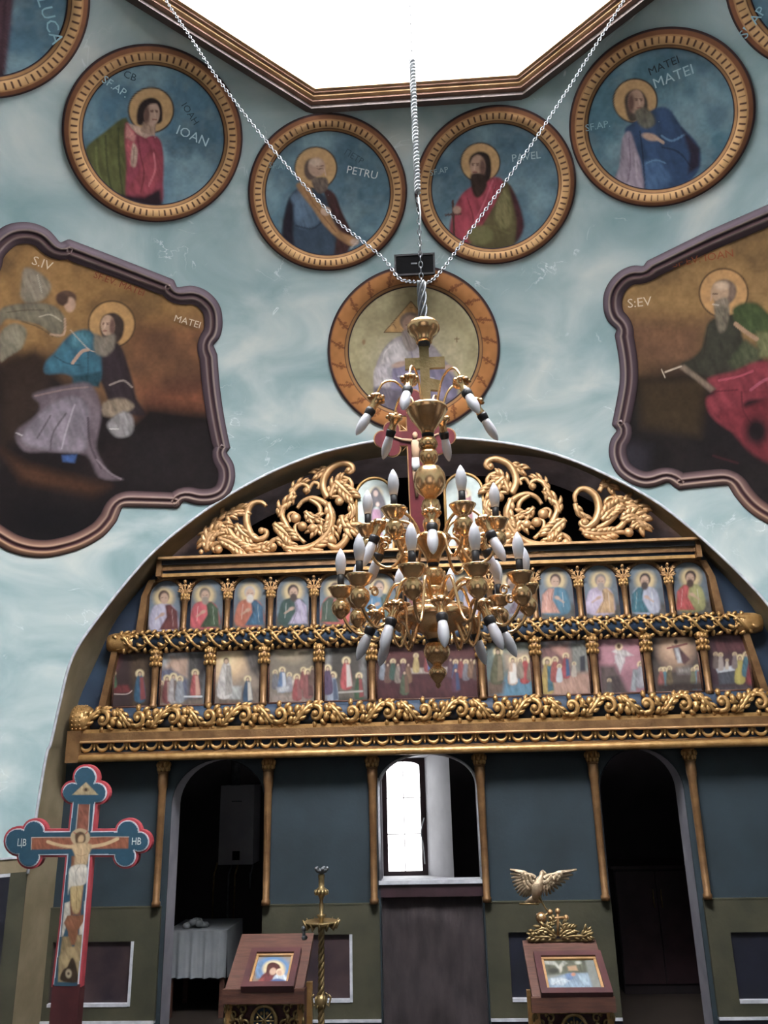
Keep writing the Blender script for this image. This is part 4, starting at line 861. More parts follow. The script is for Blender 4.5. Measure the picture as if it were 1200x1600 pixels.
# ================================================================== MURALS ON THE VAULT
G_M = 1.05
def sph_frame(D):
    D = D/np.linalg.norm(D); az = math.atan2(D[0], D[1]); Tv = np.array([math.cos(az), -math.sin(az), 0]); return D, Tv, np.cross(Tv, D)
def s_pt(D, Tv, Nv, u, v, off):
    """point of the vault at tangent offsets u, v (metres along the surface) from direction D"""
    r = math.hypot(u, v)/SR; 
    if r < 1e-9: return SPH+(SR-off)*D
    w = (Tv*u+Nv*v)/math.hypot(u, v); return SPH+(SR-off)*(math.cos(r)*D+math.sin(r)*w)
def disc_mesh(name, D, r0, r1, nr, na, off, colorf, parent, bulge=0.0):
    D, Tv, Nv = sph_frame(D); V = []; UV = []
    for i in range(nr):
        q = i/(nr-1); r = r0+(r1-r0)*q
        for k in range(na): a = 2*PI*k/na; V.append(s_pt(D, Tv, Nv, r*math.cos(a), r*math.sin(a), off+bulge*math.sin(PI*q))); UV.append((r, a))
    F = [(i*na+k, (i+1)*na+k, (i+1)*na+(k+1) % na, i*na+(k+1) % na) for i in range(nr-1) for k in range(na)]
    me = bpy.data.meshes.new(name); me.from_pydata(clean(V), [], F); me.polygons.foreach_set('use_smooth', [True]*len(F)); me.update()
    color_mesh(me, colorf(np.array(V), np.array(UV))); return link(name, me, M['paint'], parent)
def frame_colors(kind, r0, r1):
    def f(V, UV):
        q = (UV[:, 0]-r0)/(r1-r0); a = UV[:, 1]; n = len(q); c = np.tile(srgb('8c6044'), (n, 1))
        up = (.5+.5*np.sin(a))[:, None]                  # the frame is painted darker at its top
        def put(m, h): c[m] = srgb(h)
        put(q < .07, '2c2430'); put((q > .07) & (q < .16), 'a07850'); put((q > .16) & (q < .22), '5c4034')
        if kind == 'block':
            w = (q >= .22) & (q < .70); nb = 76; ph = (a/(2*PI)*nb) % 1
            put(w, 'd0a878'); put(w & ((ph < .16)) & (q > .30) & (q < .64), '54382c'); put(w & (q > .62), 'b88c60')
            put((q >= .70) & (q < .90), '84583e')
        else:
            w = (q >= .2) & (q < .86); put(w, 'b47c4c'); nb = 22; ph = (a/(2*PI)*nb) % 1
            put(w & (np.abs(ph-.5+(q-.5)*.5) < .05), '7c4c30')
            for dx, dq in ((-.12, .45), (.12, .45), (0, .62), (0, .34)): put(w & ((np.hypot((ph-.5-dx)*1.2, (q-dq)) < .075)), '8c5c38')
        put((q >= .90), '3c2c30')
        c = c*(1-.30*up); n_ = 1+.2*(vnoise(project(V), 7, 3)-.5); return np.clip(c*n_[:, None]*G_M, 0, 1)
    return f
def text_on(s, px, py, size, ang, hexc, D, parent, off=.02, font_shear=0):
    """painted lettering lying on the vault"""
    cu = bpy.data.curves.new('lettering', 'FONT'); cu.body = s; cu.size = size; cu.align_x = 'CENTER'; cu.align_y = 'CENTER'; cu.resolution_u = 2
    o = bpy.data.objects.new('tmp', cu); COL.objects.link(o); dg = bpy.context.evaluated_depsgraph_get(); dg.update(); me = bpy.data.meshes.new_from_object(o.evaluated_get(dg)); bpy.data.objects.remove(o)
    p0 = on_s(px, py, off); D_, Tv, Nv = sph_frame(p0-SPH); ca, sa = math.cos(math.radians(ang)), math.sin(math.radians(ang))
    for v in me.vertices: u, w = v.co.x*ca-v.co.y*sa, v.co.x*sa+v.co.y*ca; v.co = Vector([float(x) for x in s_pt(D_, Tv, Nv, u, w, off)])
    me.materials.clear(); me.materials.append(lett(hexc)); return link('lettering', me, None, parent)
_lm = {}
def lett(h):
    if h not in _lm: _lm[h] = mat('lettering_paint_'+h, h, .7)
    return _lm[h]
def medallion(D, rad, inner, base, shapes, label, texts, kind='block', group=None, dens=1.3, tf=(0, 0, 1), nr=None):
    D = np.array(D, float); D /= np.linalg.norm(D); c = SPH+D*(SR-.02); t = empty('mural_medallion', c, label, 'mural', group)
    nr = nr or int(inner/ (scale_at(0)*dens)*.9); na = int(nr*4.2)
    disc_mesh('painted_portrait', D, .002, inner+.01, nr, na, .008, lambda V, UV: paint(project(V), shapes, base, .2, tf, G_M), t)
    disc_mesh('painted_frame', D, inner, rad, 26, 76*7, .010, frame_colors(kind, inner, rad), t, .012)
    for tx in texts: text_on(*tx, D, t)
    return t
def H(x, y, r): return [('E', '4a3c30', 1, x, y, r*1.04, r*1.04), ('E', 'c09658', 1, x, y, r*.97, r*.97)]
def dirpx(px, py): p = on_s(px, py)-SPH; return p/np.linalg.norm(p)
BG = [('N', '7aa0ac', .7, 60, 2, .42), ('N', '3e6478', .7, 45, 8, .5), ('N', '6c8890', .5, 22, 5, .5)]
Z1 = (0, 0, 2.0); Z2 = (600, 0, 2.0)
def face(x, y, r, side, skin='b08a70', dark='6c4c40'):
    """x, y centre, r half height; side -1 looks left"""
    return [('E', skin, 1.5, x, y, r*.66, r), ('E', dark, 3, x-side*r*.42, y+r*.1, r*.26, r*.8), ('E', dark, 1, x+side*r*.02, y-r*.12, r*.12, r*.07), ('E', dark, 1, x+side*r*.42, y-r*.12, r*.1, r*.07), ('L', dark, r*.09, [(x-side*r*.1, y-r*.25), (x+side*r*.12, y-r*.24)], .9), ('L', dark, r*.09, [(x+side*r*.3, y-r*.25), (x+side*r*.5, y-r*.23)], .9),
            ('L', 'cca88c', r*.12, [(x+side*r*.24, y-r*.15), (x+side*r*.3, y+r*.25)], .8), ('L', '84483c', r*.12, [(x+side*r*.1, y+r*.5), (x+side*r*.4, y+r*.5)], .9)]
def S(tf, L): 
    """scale a list of shapes from crop coordinates to photograph pixels"""
    ox, oy, sc = tf; out = []
    for s in L:
        k = s[0]
        if k == 'N': out.append(s)
        elif k == 'E': out.append((k, s[1], s[2]/sc, s[3]/sc+ox, s[4]/sc+oy, s[5]/sc, s[6]/sc)+tuple(s[7:]))
        elif k == 'P': out.append((k, s[1], s[2]/sc, [(x/sc+ox, y/sc+oy) for x, y in s[3]])+tuple(s[4:]))
        else: out.append((k, s[1], s[2]/sc, [(x/sc+ox, y/sc+oy) for x, y in s[3]])+tuple(s[4:]))
    return out
IOAN = BG+S(Z1, H(472, 344, 70)+[('P', '5c6030', 3, [(265, 470), (330, 410), (395, 368), (402, 450), (405, 560), (392, 650), (330, 615), (285, 545)], 1), ('L', '34381e', 7, [(330, 425), (335, 520), (350, 600)], .6), ('L', '7c8040', 7, [(300, 460), (305, 530), (330, 590)], .5), ('L', '34381e', 6, [(370, 400), (372, 500), (385, 620)], .6),
  ('P', '98344a', 3, [(392, 385), (440, 420), (492, 428), (510, 475), (510, 570), (500, 640), (400, 640), (395, 520)], 1), ('P', 'c4505c', 4, [(396, 385), (420, 410), (425, 500), (405, 520), (392, 450)]), ('P', 'cc8078', 2, [(395, 388), (425, 425), (420, 445), (392, 430)]), ('P', 'a83c4c', 4, [(400, 592), (430, 545), (455, 490), (485, 465), (505, 500), (498, 560), (465, 607), (430, 608)], 1),
  ('L', '70202e', 5, [(430, 430), (440, 490), (450, 540), (440, 600)], .7), ('L', 'd8707c', 6, [(480, 480), (485, 530), (465, 580)], .7), ('P', '30222c', 5, [(285, 550), (330, 600), (400, 612), (450, 618), (500, 590), (508, 645), (440, 655), (380, 645), (320, 610)]), ('P', 'c4a48c', 2, [(400, 385), (435, 395), (480, 420), (455, 432), (430, 420), (410, 400)]), ('P', 'c8a890', 2, [(415, 448), (430, 470), (424, 520), (408, 512)], 1), ('L', '8c6c5c', 3, [(420, 460), (416, 510)], .8),
  ('P', '2c2022', 2.5, [(428, 384), (430, 340), (450, 312), (480, 306), (503, 325), (508, 360), (500, 385), (450, 392)], 1), ('P', 'a88870', 2, [(446, 380), (488, 385), (484, 425), (440, 412)])]+face(474, 354, 38, 1, 'b8957e')+[('P', '2c2022', 2, [(440, 330), (470, 308), (500, 322), (470, 326), (452, 345), (446, 385), (436, 370)], 1)])
PETRU = BG+S(Z1, H(987, 525, 65)+[('P', '34485c', 3, [(880, 770), (886, 690), (905, 615), (950, 582), (1000, 600), (1040, 650), (1058, 720), (1060, 812), (980, 818), (915, 805)], 1), ('P', '54708a', 5, [(905, 620), (945, 590), (975, 620), (990, 670), (1010, 680), (970, 712), (925, 705)], 1), ('L', '1e2c3c', 5, [(925, 705), (975, 715), (1010, 690)], .8), ('P', '241e2a', 5, [(880, 770), (884, 690), (905, 620), (918, 640), (915, 720), (925, 800), (905, 798)]), ('P', '4c2c2a', 3, [(1010, 590), (1045, 605), (1068, 660), (1100, 735), (1080, 800), (1045, 812), (1052, 720), (1030, 650)], 1),
  ('P', 'b08048', 3, [(925, 580), (962, 574), (985, 620), (1020, 650), (1060, 720), (1115, 745), (1100, 770), (1050, 740), (1010, 700), (975, 650)], 1), ('L', '7c5028', 4, [(950, 590), (990, 650), (1050, 725)], .7), ('L', 'd0a870', 4, [(960, 580), (985, 625), (1030, 665)], .6), ('E', 'c8a890', 1.5, 1018, 660, 16, 14), ('E', 'c0a088', 1.5, 1108, 756, 14, 10), ('L', 'd8c8b8', 3, [(1098, 775), (1125, 745)], .8),
  ('E', '5c4c44', 2, 972, 530, 22, 34), ('E', 'b8947a', 2, 990, 522, 27, 30), ('E', 'ccb098', 3, 985, 508, 18, 12), ('P', '6c5c50', 2, [(975, 560), (1018, 555), (1025, 585), (1005, 605), (985, 595)], 1), ('L', '5c4034', 3, [(992, 528), (1010, 527)], .9), ('L', 'c8a48a', 4, [(1014, 530), (1018, 548)], .9), ('L', '54382c', 2, [(990, 520), (1012, 518)], .8)])
PAVEL = BG+S(Z2, H(301, 508, 61)+[('P', '5c5430', 3, [(290, 640), (345, 575), (378, 565), (405, 600), (422, 680), (418, 740), (390, 785), (320, 792), (255, 782)], 1), ('P', '7c7444', 5, [(350, 640), (375, 590), (395, 620), (400, 690), (370, 720), (345, 690)], 1), ('P', '4c2028', 4, [(390, 580), (420, 630), (438, 710), (410, 760), (415, 690)], 1), ('P', 'a83448', 3, [(250, 600), (300, 570), (350, 553), (372, 572), (355, 620), (310, 700), (262, 765), (212, 770), (204, 720), (220, 650)], 1), ('L', '6c1e2c', 5, [(260, 620), (280, 690), (262, 760)], .6), ('L', 'cc5c6c', 6, [(340, 565), (310, 640), (280, 700)], .6), ('L', '6c1e2c', 4, [(350, 580), (325, 650), (290, 720)], .6), ('L', '6c6438', 8, [(270, 750), (320, 705), (390, 730)], .8), ('E', '747040', 5, 300, 735, 40, 30),
  ('L', '54342c', 7, [(215, 628), (220, 765)]), ('L', '54342c', 6, [(193, 672), (240, 668)]), ('E', 'b08c74', 2, 228, 656, 13, 12), ('P', '2c201e', 2.5, [(268, 520), (270, 490), (295, 474), (325, 482), (335, 515), (330, 560), (300, 570)], 1)]+face(293, 520, 36, -1, 'b08a70')+[('P', '3c2a22', 3, [(273, 545), (310, 545), (322, 580), (300, 615), (282, 612), (272, 580)], 1)])
MATEI = BG+S(Z2, H(785, 315, 68)+[('P', '2c4c74', 3, [(752, 410), (775, 385), (845, 340), (890, 340), (930, 395), (985, 460), (980, 540), (900, 605), (808, 615), (796, 540), (775, 470)], 1), ('P', '3c6490', 6, [(800, 520), (840, 495), (880, 520), (900, 570), (850, 600), (812, 590)], 1), ('L', '5c8cb4', 7, [(868, 425), (900, 440), (940, 420)], .8), ('L', '16263c', 6, [(870, 460), (920, 475), (960, 520)], .7), ('L', '16263c', 5, [(800, 410), (810, 500), (815, 600)], .7), ('P', '2c2438', 5, [(930, 400), (988, 465), (985, 520), (950, 545), (955, 480)]), ('L', '5c8cb4', 5, [(820, 510), (850, 500), (880, 510)], .7),
  ('P', '9c8c9c', 3, [(745, 432), (770, 412), (790, 470), (805, 520), (806, 612), (715, 590), (735, 520)], 1), ('L', '6c5c70', 4, [(765, 430), (770, 520), (755, 590)], .6), ('L', 'b8a8b4', 5, [(785, 480), (790, 560)], .6), ('E', 'c49c80', 2, 832, 428, 26, 11, 15), ('L', 'c49c80', 10, [(840, 425), (872, 445)]),
  ('P', '4c4038', 2.5, [(752, 330), (756, 295), (785, 278), (812, 292), (825, 330), (810, 360), (770, 380)], 1)]+face(788, 318, 38, 1, 'b08a70')+[('P', '6c6858', 4, [(782, 352), (812, 335), (838, 355), (848, 385), (825, 402), (800, 392)], 1)])
LUCA = BG+[('P', '503440', 3, [(-60, -40), (22, -5), (16, 50), (8, 124), (-60, 140)]), ('L', '38242c', 5, [(8, 0), (4, 60), (0, 120)], .6)]
SIMON = BG+[('P', '4c5c40', 3, [(1230, 60), (1280, 40), (1300, 120), (1230, 110)])]
EPS = math.radians(61.1)
def dm_(az, el=EPS): a = math.radians(az); return (math.sin(a)*math.cos(el), math.cos(a)*math.cos(el), math.sin(el))
GM = 'round apostle medallions painted around the vault'
RD, RIN = .548, .427
medallion(dm_(-16.3), RD, RIN, '4c7486', PETRU, 'round mural of a balding bearded saint in blue-grey robe and ochre sash', [('PETRU', 566, 270, .075, -8, 'c8d0d0'), ('SF.AP.', 436, 260, .055, 8, '7c98a0'), ('ПETP', 553, 245, .06, -25, '3c5460')], group=GM)
medallion(dm_(13.3), RD, RIN, '4c7080', PAVEL, 'round mural of a dark-bearded saint in red over olive holding a sword', [('PAVEL', 822, 245, .07, -10, 'a8bcc0'), ('SF.AP', 686, 268, .055, 6, '90a8ac')], group=GM)
medallion(dm_(-46.9), RD, RIN, '46768e', IOAN, 'round mural of a beardless young saint in crimson and green drapery', [('SF.AP.', 180, 136, .065, 2, 'a8c8d0'), ('IOAN', 301, 213, .085, 2, 'a8c4cc'), ('CB', 203, 119, .06, 15, '2c4450'), ('IOAH', 297, 178, .06, -30, '2c4450')], group=GM)
medallion(dm_(41.9), RD, RIN, '46788a', MATEI, 'round mural of a long-bearded saint in deep blue clutching his chest', [('SF.AP.', 934, 197, .062, -16, '8cb0bc'), ('MATEI', 1052, 120, .085, -16, 'a8c4cc'), ('MATEI', 1037, 103, .065, -14, '1c2c34')], group=GM)
medallion(dm_(-77.4), RD, RIN, '46748a', LUCA, 'round mural cut by the upper left corner, maroon robed figure', [('LUCA', 78, 33, .095, -28, '8cb4c0')], group=GM, dens=1.8)
medallion(dm_(72.2), RD, RIN, '42788a', SIMON, 'round mural cut by the upper right corner of the view', [('SF.AP', 1176, 36, .075, 12, '8cb4c0')], group=GM, dens=1.8)
ZG = (480, 380, 3.529)
GOD = [('N', 'b4a878', .7, 50, 2, .4), ('E', 'b8ac84', 18, 650, 560, 70, 50)]+S(ZG, [('P', 'd8a458', 2, [(572, 320), (424, 492), (720, 492)]), ('L', '5c4024', 4, [(572, 320), (424, 492), (720, 492), (572, 320)][:2]), ('L', '5c4024', 4, [(424, 492), (720, 492)]), ('L', '5c4024', 4, [(572, 320), (720, 492)]), ('L', '6c4c2c', 3, [(564, 354), (580, 354)]), ('L', '6c4c2c', 3, [(474, 445), (490, 470)]),
  ('P', 'b0a4ac', 5, [(440, 560), (490, 520), (550, 505), (600, 520), (690, 560), (740, 620), (800, 700), (830, 800), (800, 930), (600, 950), (420, 930), (370, 830), (372, 710), (400, 620)], 1), ('P', 'ccc4c4', 6, [(420, 600), (480, 540), (540, 560), (560, 650), (500, 690), (400, 700)], 1), ('P', '8880a0', 6, [(470, 690), (560, 660), (690, 670), (800, 730), (820, 850), (700, 930), (500, 900), (440, 800)], 1), ('P', 'c0b8bc', 6, [(375, 690), (460, 670), (460, 790), (400, 810), (370, 780)], 1), ('P', '706878', 8, [(370, 800), (500, 810), (700, 860), (820, 860), (760, 950), (440, 950)], 1), ('L', 'e4dcdc', 5, [(500, 735), (600, 725), (700, 745)], .6), ('L', '6c6488', 6, [(560, 560), (580, 640), (540, 700)], .5), ('L', 'dcd4d4', 6, [(420, 640), (430, 600), (470, 560)], .6),
  ('E', 'c09c88', 3, 510, 668, 46, 16, -15), ('E', 'c09c88', 3, 785, 690, 30, 18, 20), ('E', '8c7464', 4, 570, 430, 60, 50), ('E', 'b48e78', 3, 572, 450, 46, 52), ('P', 'a4948c', 5, [(530, 480), (620, 480), (625, 540), (590, 590), (550, 590), (525, 540)], 1), ('L', '6c4c40', 6, [(545, 452), (562, 452)], .9), ('L', '6c4c40', 6, [(585, 452), (602, 452)], .9), ('L', '8c6c5c', 4, [(572, 450), (574, 480)], .8), ('E', '9c7c50', 2, 312, 545, 10, 14), ('L', '7c6440', 6, [(825, 520), (825, 545)]), ('L', '7c6440', 5, [(812, 528), (838, 528)])])
medallion(dirpx(646, 548), .672, .505, 'a09468', GOD, 'large round mural of a white-haired elder with a triangular halo above the arch', [], 'leaf', dens=1.1)
# ---- cartouches of the evangelists
def cartouche(out_px, axis_az, base, shapes, label, texts, tf_cols):
    """out_px: traced outer edge on one side of the axis of symmetry (from the top middle down to the bottom tip)"""
    pts = [on_s(*p) for p in spline_corner(out_px)]
    a = math.radians(axis_az); n = np.array([math.cos(a), -math.sin(a), 0])       # normal of the symmetry plane
    D = np.array([math.sin(a)*math.cos(.62), math.cos(a)*math.cos(.62), math.sin(.62)]); D, Tv, Nv = sph_frame(D)
    def loc(P): 
        w = P-SPH; w /= np.linalg.norm(w); r = math.acos(np.clip(w@D, -1, 1)); q = np.array([w@Tv, w@Nv]); return q/np.linalg.norm(q)*r*SR
    Q = np.array([loc(p) for p in pts]); sgn = np.sign(Q[len(Q)//2][0]); Q = Q[Q[:, 0]*sgn > .004]; Q = np.concatenate([[[0, Q[0][1]]], Q, [[0, Q[-1][1]]]])
    full = np.concatenate([Q, Q[::-1][1:-1]*[-1, 1]])
    if sgn < 0: pass
    # resample and offset inwards
    L = np.r_[0, np.cumsum(np.hypot(*(np.roll(full, -1, 0)-full).T))]; N = 520; tt = np.linspace(0, L[-1], N, endpoint=False); ring = np.stack([np.interp(tt, L, np.r_[full[:, k], full[0, k]]) for k in (0, 1)], 1)
    area2 = np.sum(ring[:, 0]*np.roll(ring[:, 1], -1)-np.roll(ring[:, 0], -1)*ring[:, 1])
    def offset(R, d):
        T = np.roll(R, -1, 0)-np.roll(R, 1, 0); T /= np.linalg.norm(T, axis=1)[:, None]+1e-9; nn = np.stack([-T[:, 1], T[:, 0]], 1)*np.sign(area2); return R+nn*d
    rings = [ring]; wdt = .135; K = 12; smooth = ring
    for k in range(K): smooth = offset(smooth, wdt/K); smooth = smooth*.8+.1*(np.roll(smooth, 1, 0)+np.roll(smooth, -1, 0)); rings.append(smooth)
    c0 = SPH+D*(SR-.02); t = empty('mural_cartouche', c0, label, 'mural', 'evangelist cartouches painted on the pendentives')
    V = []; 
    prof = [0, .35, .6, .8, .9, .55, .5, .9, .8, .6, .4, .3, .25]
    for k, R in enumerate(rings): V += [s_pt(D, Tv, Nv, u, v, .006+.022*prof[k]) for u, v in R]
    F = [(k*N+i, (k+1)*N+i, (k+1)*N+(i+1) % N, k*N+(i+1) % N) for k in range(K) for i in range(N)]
    me = bpy.data.meshes.new('painted_frame'); me.from_pydata(clean(V), [], F); me.polygons.foreach_set('use_smooth', [True]*len(F)); me.update()
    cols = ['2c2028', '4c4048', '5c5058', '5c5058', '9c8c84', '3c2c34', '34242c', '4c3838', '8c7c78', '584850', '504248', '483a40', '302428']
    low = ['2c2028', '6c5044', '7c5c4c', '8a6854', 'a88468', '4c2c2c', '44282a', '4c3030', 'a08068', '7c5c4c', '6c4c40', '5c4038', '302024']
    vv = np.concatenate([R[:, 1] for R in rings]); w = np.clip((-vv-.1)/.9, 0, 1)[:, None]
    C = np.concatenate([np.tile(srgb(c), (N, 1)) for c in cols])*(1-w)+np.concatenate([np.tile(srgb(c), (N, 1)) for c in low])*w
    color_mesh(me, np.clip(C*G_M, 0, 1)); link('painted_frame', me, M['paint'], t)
    inner = rings[-1]; lo, hi = inner.min(0)-.02, inner.max(0)+.02; st = .0068; nu = int((hi[0]-lo[0])/st); nv = int((hi[1]-lo[1])/st)
    uu, v2 = np.meshgrid(np.linspace(lo[0], hi[0], nu), np.linspace(lo[1], hi[1], nv), indexing='ij'); UV = np.stack([uu.ravel(), v2.ravel()], 1); keep = in_poly(UV, rings[-3])
    V = np.array([s_pt(D, Tv, Nv, u, v, .007) for u, v in UV]); me = grid_mesh('painted_scene', V, nu, nv, keep)
    color_mesh(me, paint(project(V), shapes, base, .22, (0, 0, 1), G_M)); link('painted_scene', me, M['paint'], t)
    for tx in texts: text_on(*tx, D, t, .016)
    return t
def spline_corner(P):
    """P: list of segments; each a list of points rounded within itself, corners between them"""
    out = []
    for seg in P: out += [tuple(p) for p in (spline(seg, 5) if len(seg) > 2 else seg)]
    return out
def z3(L): return [(x/2.91, y/2.91+330) for x, y in L]
LEFT = [z3([(380, 143), (790, 310)]), z3([(805, 345), (880, 338), (950, 368), (1000, 430), (1012, 510), (1000, 570), (970, 608)]), z3([(988, 650), (1000, 800), (1020, 940), (1047, 1075)]), z3([(1030, 1097), (1062, 1150), (1068, 1220), (1040, 1290), (980, 1328), (900, 1335), (835, 1318)]), z3([(808, 1352), (556, 1346)]), z3([(530, 1410), (470, 1478), (370, 1535), (270, 1565), (200, 1575), (120, 1570), (40, 1545)])]
ZL = (0, 330, 2.91)
EVL = [('P', '9c7030', 20, [(-60, 330), (370, 330), (370, 560), (-60, 560)]), ('P', '84542c', 22, [(190, 500), (340, 500), (340, 700), (180, 700)]), ('P', '7c4426', 20, [(215, 600), (335, 590), (335, 655), (215, 650)]), ('P', '1c1416', 14, [(-80, 560), (60, 560), (200, 660), (230, 630), (380, 650), (420, 930), (-80, 930)]), ('N', '2c2020', .5, 60, 4, .5)]+S(ZL, [
  ('P', '34241c', 30, [(0, 700), (160, 620), (250, 700), (200, 900), (0, 1100)]), ('P', '4c2c18', 25, [(0, 1080), (120, 1150), (500, 1250), (420, 1300), (100, 1230)]), ('P', '241c1e', 30, [(550, 1000), (940, 940), (1000, 1250), (600, 1260)]), ('E', '120e12', 60, 250, 1420, 250, 110),
  ('P', '8c7f6a', 6, [(95, 340), (110, 260), (165, 270), (215, 310), (232, 350), (200, 400), (130, 420), (95, 390)], 1), ('L', '7c6c58', 5, [(130, 300), (160, 370)], .6), ('L', 'c8bca4', 5, [(170, 290), (190, 370)], .6),
  ('P', '7a705a', 5, [(0, 450), (60, 425), (190, 418), (260, 440), (300, 500), (280, 560), (250, 570), (180, 520), (100, 500), (30, 490), (0, 520)], 1), ('P', '857c64', 5, [(0, 560), (60, 510), (120, 540), (100, 620), (40, 660), (0, 680)], 1), ('L', 'c0b498', 6, [(180, 480), (230, 470), (280, 500)], .7), ('L', '544830', 6, [(100, 500), (180, 530), (240, 570)], .7), ('L', '544830', 6, [(30, 460), (120, 450), (200, 450)], .6),
  ('E', '5c4030', 3, 300, 395, 48, 34), ('E', 'b89074', 3, 318, 425, 26, 34), ('E', '4c3428', 4, 285, 400, 26, 28), ('L', 'b89074', 10, [(230, 560), (290, 560), (295, 490)], .8),
  ('E', '2c2018', 3, 508, 514, 108, 108), ('E', 'b48440', 3, 508, 514, 102, 102),
  ('P', '34272c', 6, [(440, 600), (540, 600), (600, 760), (620, 850), (660, 930), (520, 900), (470, 800), (430, 700)], 1), ('P', '2a6478', 6, [(320, 560), (400, 540), (450, 600), (460, 760), (400, 790), (300, 740), (210, 740), (205, 690), (250, 640)], 1), ('P', '3c7c8c', 7, [(330, 560), (400, 550), (410, 600), (330, 620)], 1), ('L', '18404c', 7, [(250, 660), (300, 690), (360, 700)], .7), ('L', '18404c', 7, [(400, 640), (400, 740)], .6), ('P', '1c4450', 6, [(330, 750), (460, 730), (450, 800), (330, 790)]),
  ('L', 'b08870', 15, [(330, 690), (370, 640), (400, 630)]), ('L', 'c0a890', 4, [(320, 540), (400, 625), (440, 640)], .8), ('L', 'a8988c', 9, [(500, 790), (560, 770), (600, 800)], .6), ('P', '8c7860', 6, [(470, 870), (560, 850), (610, 890), (540, 930), (470, 930)], 1), ('P', '8c8686', 6, [(490, 960), (560, 910), (605, 940), (600, 1010), (540, 1030), (500, 1000)], 1), ('L', 'd8d0cc', 5, [(500, 990), (540, 990)], .7),
  ('P', '6c5c64', 7, [(150, 830), (300, 790), (400, 780), (450, 850), (460, 940), (440, 1080), (500, 1190), (560, 1220), (450, 1210), (390, 1110), (230, 1095), (110, 1090), (70, 1005), (160, 930), (180, 880)], 1), ('P', '80747f', 9, [(200, 900), (320, 840), (400, 880), (400, 1000), (380, 1090), (250, 1090), (120, 1060), (110, 1000)], 1), ('L', '544850', 9, [(300, 920), (240, 1010), (230, 1090)], .7), ('L', '544850', 9, [(230, 930), (170, 1030)], .7), ('L', 'b4a8b0', 8, [(340, 880), (310, 970), (280, 1080)], .5), ('L', '3c3038', 10, [(400, 940), (410, 1060), (460, 1170)], .7), ('L', 'c8c0c0', 6, [(75, 1008), (100, 1020)], .8), ('L', '8c7c84', 9, [(440, 1130), (500, 1190), (550, 1218)], .6), ('L', '9c7c74', 8, [(160, 840), (300, 810), (400, 800)], .5), ('P', '28508c', 4, [(280, 1110), (350, 1105), (340, 1145), (285, 1140)]),
  ('P', '3c2e28', 4, [(455, 540), (460, 490), (490, 465), (530, 465), (562, 500), (560, 560), (530, 600), (480, 600)], 1)]+face(490, 520, 48, -1, 'b08c70')+[('P', '7c7060', 6, [(430, 560), (470, 570), (520, 560), (520, 620), (480, 660), (430, 640)], 1)])
cartouche(LEFT, -43.8, '7c5428', EVL, 'left ornate mural of an evangelist writing with an angel at his shoulder', [('S.IV', 66, 412, .085, 6, 'd8c8b0'), ('MATEI', 293, 503, .072, -2, 'd8c8b0'), ('SF.EV. MATEI', 187, 444, .065, -1, '7c3c24')], None)
def z4(L): return [(900+x/3.403, 330+y/3.403) for x, y in L]
RIGHT = [z4([(1000, -60), (885, 10), (378, 262)]), z4([(358, 290), (300, 288), (235, 315), (180, 370), (148, 440), (146, 520), (170, 585), (216, 628)]), z4([(205, 658), (228, 790), (232, 900), (215, 1010), (190, 1135)]), z4([(218, 1165), (182, 1220), (176, 1300), (210, 1385), (275, 1440), (350, 1468), (420, 1465), (490, 1440)]), z4([(545, 1482), (808, 1456)]), z4([(840, 1510), (900, 1580), (980, 1640), (1100, 1700), (1250, 1740), (1420, 1750)])]
ZR = (900, 330, 3.403)
